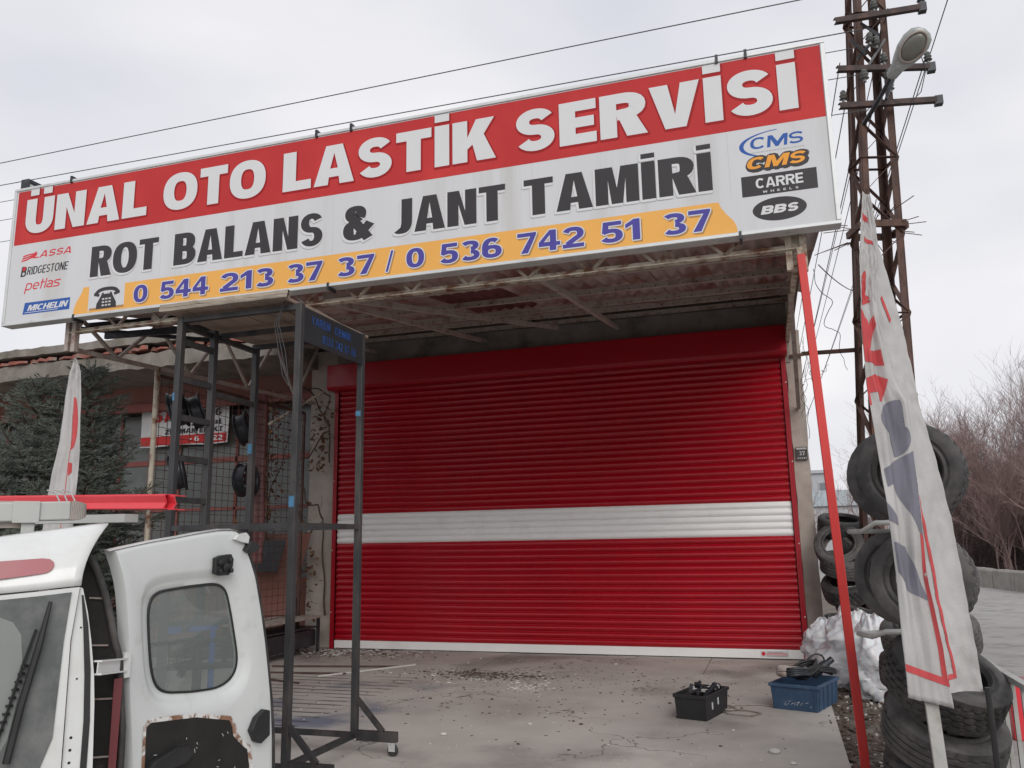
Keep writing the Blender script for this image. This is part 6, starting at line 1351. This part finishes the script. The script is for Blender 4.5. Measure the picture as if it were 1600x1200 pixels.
def bare_bush(name, lab, c, H_, spread, nst, seed, m, cat='bush', dens=1.0, thick=1.0):
    rnd = random.Random(seed); t = thing(name, lab, cat, c, 'bare bushes behind the low wall'); tr = MB(); tw = MB()
    def grow(p, d, L_, r_, lev):
        n = 4; pts = [p]; q = p.copy(); dd = d.copy()
        for i in range(n):
            dd = (dd + V((rnd.gauss(0, .10), rnd.gauss(0, .10), .05 + rnd.gauss(0, .05)))).normalized(); q = q + dd * L_ / n; pts.append(q.copy())
        (tr if lev < 1 else tw).tube(pts, [r_ * (1 - .16 * i) for i in range(n + 1)], 3, caps=False)
        if lev >= 4 or L_ < .22: return
        for k_ in range(int((5 if lev < 2 else 4) * dens)):
            i = rnd.randint(1, n); e = (dd + V((rnd.gauss(0, .48), rnd.gauss(0, .48), rnd.gauss(.10, .3)))).normalized(); grow(pts[i], e, L_ * rnd.uniform(.5, .72), max(.0045 * thick, r_ * .52), lev + 1)
    for k_ in range(nst):
        a = rnd.uniform(0, 2 * PI); b0 = V(c) + V((math.cos(a), math.sin(a), 0)) * rnd.uniform(0, spread * .35)
        grow(b0, V((math.cos(a) * rnd.uniform(.1, .5) * spread / H_, math.sin(a) * rnd.uniform(.1, .5) * spread / H_, 1)).normalized(), H_ * rnd.uniform(.38, .52), .035 * thick, 0)
    tr.build('trunk', m, t, fix=False); tw.build('crown', m, t, fix=False); return t
bsp = [((13.6, 24.5, 0), 6.6, 2.2, 'bare reddish bush nearest the flag behind the low wall', 1), ((16.2, 22.0, 0), 7.1, 2.4, 'tallest bare bush at the right edge behind the low wall', 2), ((14.9, 26.5, 0), 6.8, 2.3, 'bare bush in the middle gap behind the front ones', 3), ((17.5, 26.0, 0), 7.4, 2.4, 'bare bush in the back row at the right', 4), ((12.9, 29.0, 0), 7.0, 2.2, 'bare bush farthest left, showing just beside the flag edge', 5), ((15.6, 19.0, 0), 4.6, 2.0, 'lower bare bush close behind the low wall', 6), ((20.0, 25.5, 0), 7.2, 2.4, 'bare bush partly past the right frame edge', 7), ((14.6, 21.0, 0), 5.2, 2.0, 'mid height bare bush between wall and tall bushes', 8), ((17.8, 19.5, 0), 6.2, 2.2, 'bare bush low at the right frame edge', 9)]
for c, h, s_, lb, sd__ in bsp: bare_bush('bare_bush', lb, c, h * 1.06, s_, 14, sd__, M['twig'], dens=1.1)
def thicket():
    g = MB(); rnd = random.Random(77)
    for i in range(8000):
        t_ = rnd.random(); x = 12.6 + 9 * t_ + rnd.gauss(0, .4); y = 27.0 - 7.5 * t_ + rnd.uniform(-3, 3); p = V((x, y, 0)); 
        if (p - V((12.0, 22, 0))).dot(V((dr.y, -dr.x, 0)).normalized()) * 0: continue
        z_ = abs(rnd.gauss(0, 1.3)); p.z = z_; d = V((rnd.gauss(0, .5), rnd.gauss(0, .5), rnd.uniform(.2, 1))).normalized() * rnd.uniform(.4, 1.1); g.tube([p, p + d * .5 + V((rnd.gauss(0, .05), 0, 0)), p + d], [.009, .007, .003], 3, caps=False)
    return tag(g.build('undergrowth', M['twig_dark'], None, fix=False), 'dense dark tangle of dead undergrowth behind the low wall', 'undergrowth', kind='stuff')
thicket()
g = MB(); n_ = 30
lo = [[(12.8 + 14 * i / n_, 31 - 9 * i / n_ + (1.5 - j) * 1.2, [-.2, 1.4, 2.2, -.2][j] + .5 * noise.noise(V((i * .8, j, 4)))) for j in range(4)] for i in range(n_ + 1)]; g.loft(lo, close=False); tag(g.build('earth_bank', M['dirt'], None), kind='structure')
# far houses seen between pillar and pole
def house(name, lab, x0, y0, w_, d_, h, mw, mr, storeys, cols, roofh=0, grp='far houses'):
    t = thing(name, lab, 'building', (x0, y0, 0), grp); g = MB(); g.box((x0, y0, -.1), (x0 + w_, y0 + d_, h)); g.build('wall', mw, t)
    g = MB()
    if roofh: g.loft([[(x0 - .3, y0 - .3, h), (x0 + w_ + .3, y0 - .3, h), (x0 + w_ + .3, y0 + d_ + .3, h), (x0 - .3, y0 + d_ + .3, h)], [(x0 + .5, y0 + d_ * .45, h + roofh), (x0 + w_ - .5, y0 + d_ * .45, h + roofh), (x0 + w_ - .5, y0 + d_ * .55, h + roofh), (x0 + .5, y0 + d_ * .55, h + roofh)]]); g.f += [(0, 1, 2, 3), (4, 5, 6, 7)]
    else: g.box((x0 - .25, y0 - .25, h), (x0 + w_ + .25, y0 + d_ + .25, h + .3))
    g.build('roof', mr, t)
    for s_ in range(storeys):
        for c in range(cols):
            cx = x0 + w_ * (c + .5) / cols; zz = h * (s_ + .35) / storeys; ww = w_ / cols * .28; hh = h / storeys * .42
            g = MB(); g.box((cx - ww, y0 - .06, zz), (cx + ww, y0 - .005, zz + hh)); fo = g.build('window', M['far_wall'], t)
            g = MB(); g.box((cx - ww + .08, y0 - .075, zz + .08), (cx + ww - .08, y0 - .062, zz + hh - .08)); g.build('pane', M['far_dark'], fo)
    return t
house('far_house', 'pale grey long low building far off between pillar and pole', 6.5, 62, 9.5, 8, 4.0, M['far_wall'], M['far_roof'], 1, 6, 1.5)
house('far_house', 'small brick red building far off just left of the pole', 14.6, 58, 3.2, 6, 3.1, M['far_brick'], M['far_wall'], 1, 3)
house('far_house', 'taller pale block with dark windows far off beside the pillar', 6.0, 74, 6.0, 8, 7.6, M['far_wall'], M['far_wall'], 2, 4)
house('far_house', 'flat roofed pale blue grey building far behind the others', 12.5, 84, 9, 9, 5.4, M['far_roof'], M['far_wall'], 2, 7)
bt = bare_bush('bare_tree', 'thin bare tree far off above the houses left of the pole', (11.2, 42, 0), 6.8, 2.0, 3, 31, M['twig'], 'tree', .9, 1.6); del bt['group']
bt = bare_bush('bare_tree', 'thin bare tree far off beside the right pillar', (8.6, 34, 0), 4.6, 1.6, 3, 37, M['twig'], 'tree', .9, 1.4); del bt['group']
g = MB(); g.box((4, 50, -.1), (40, 50.3, 1.1)); tag(g.build('far_wall', M['far_wall'], None), 'long pale boundary wall far off behind the tyre pile', 'wall')
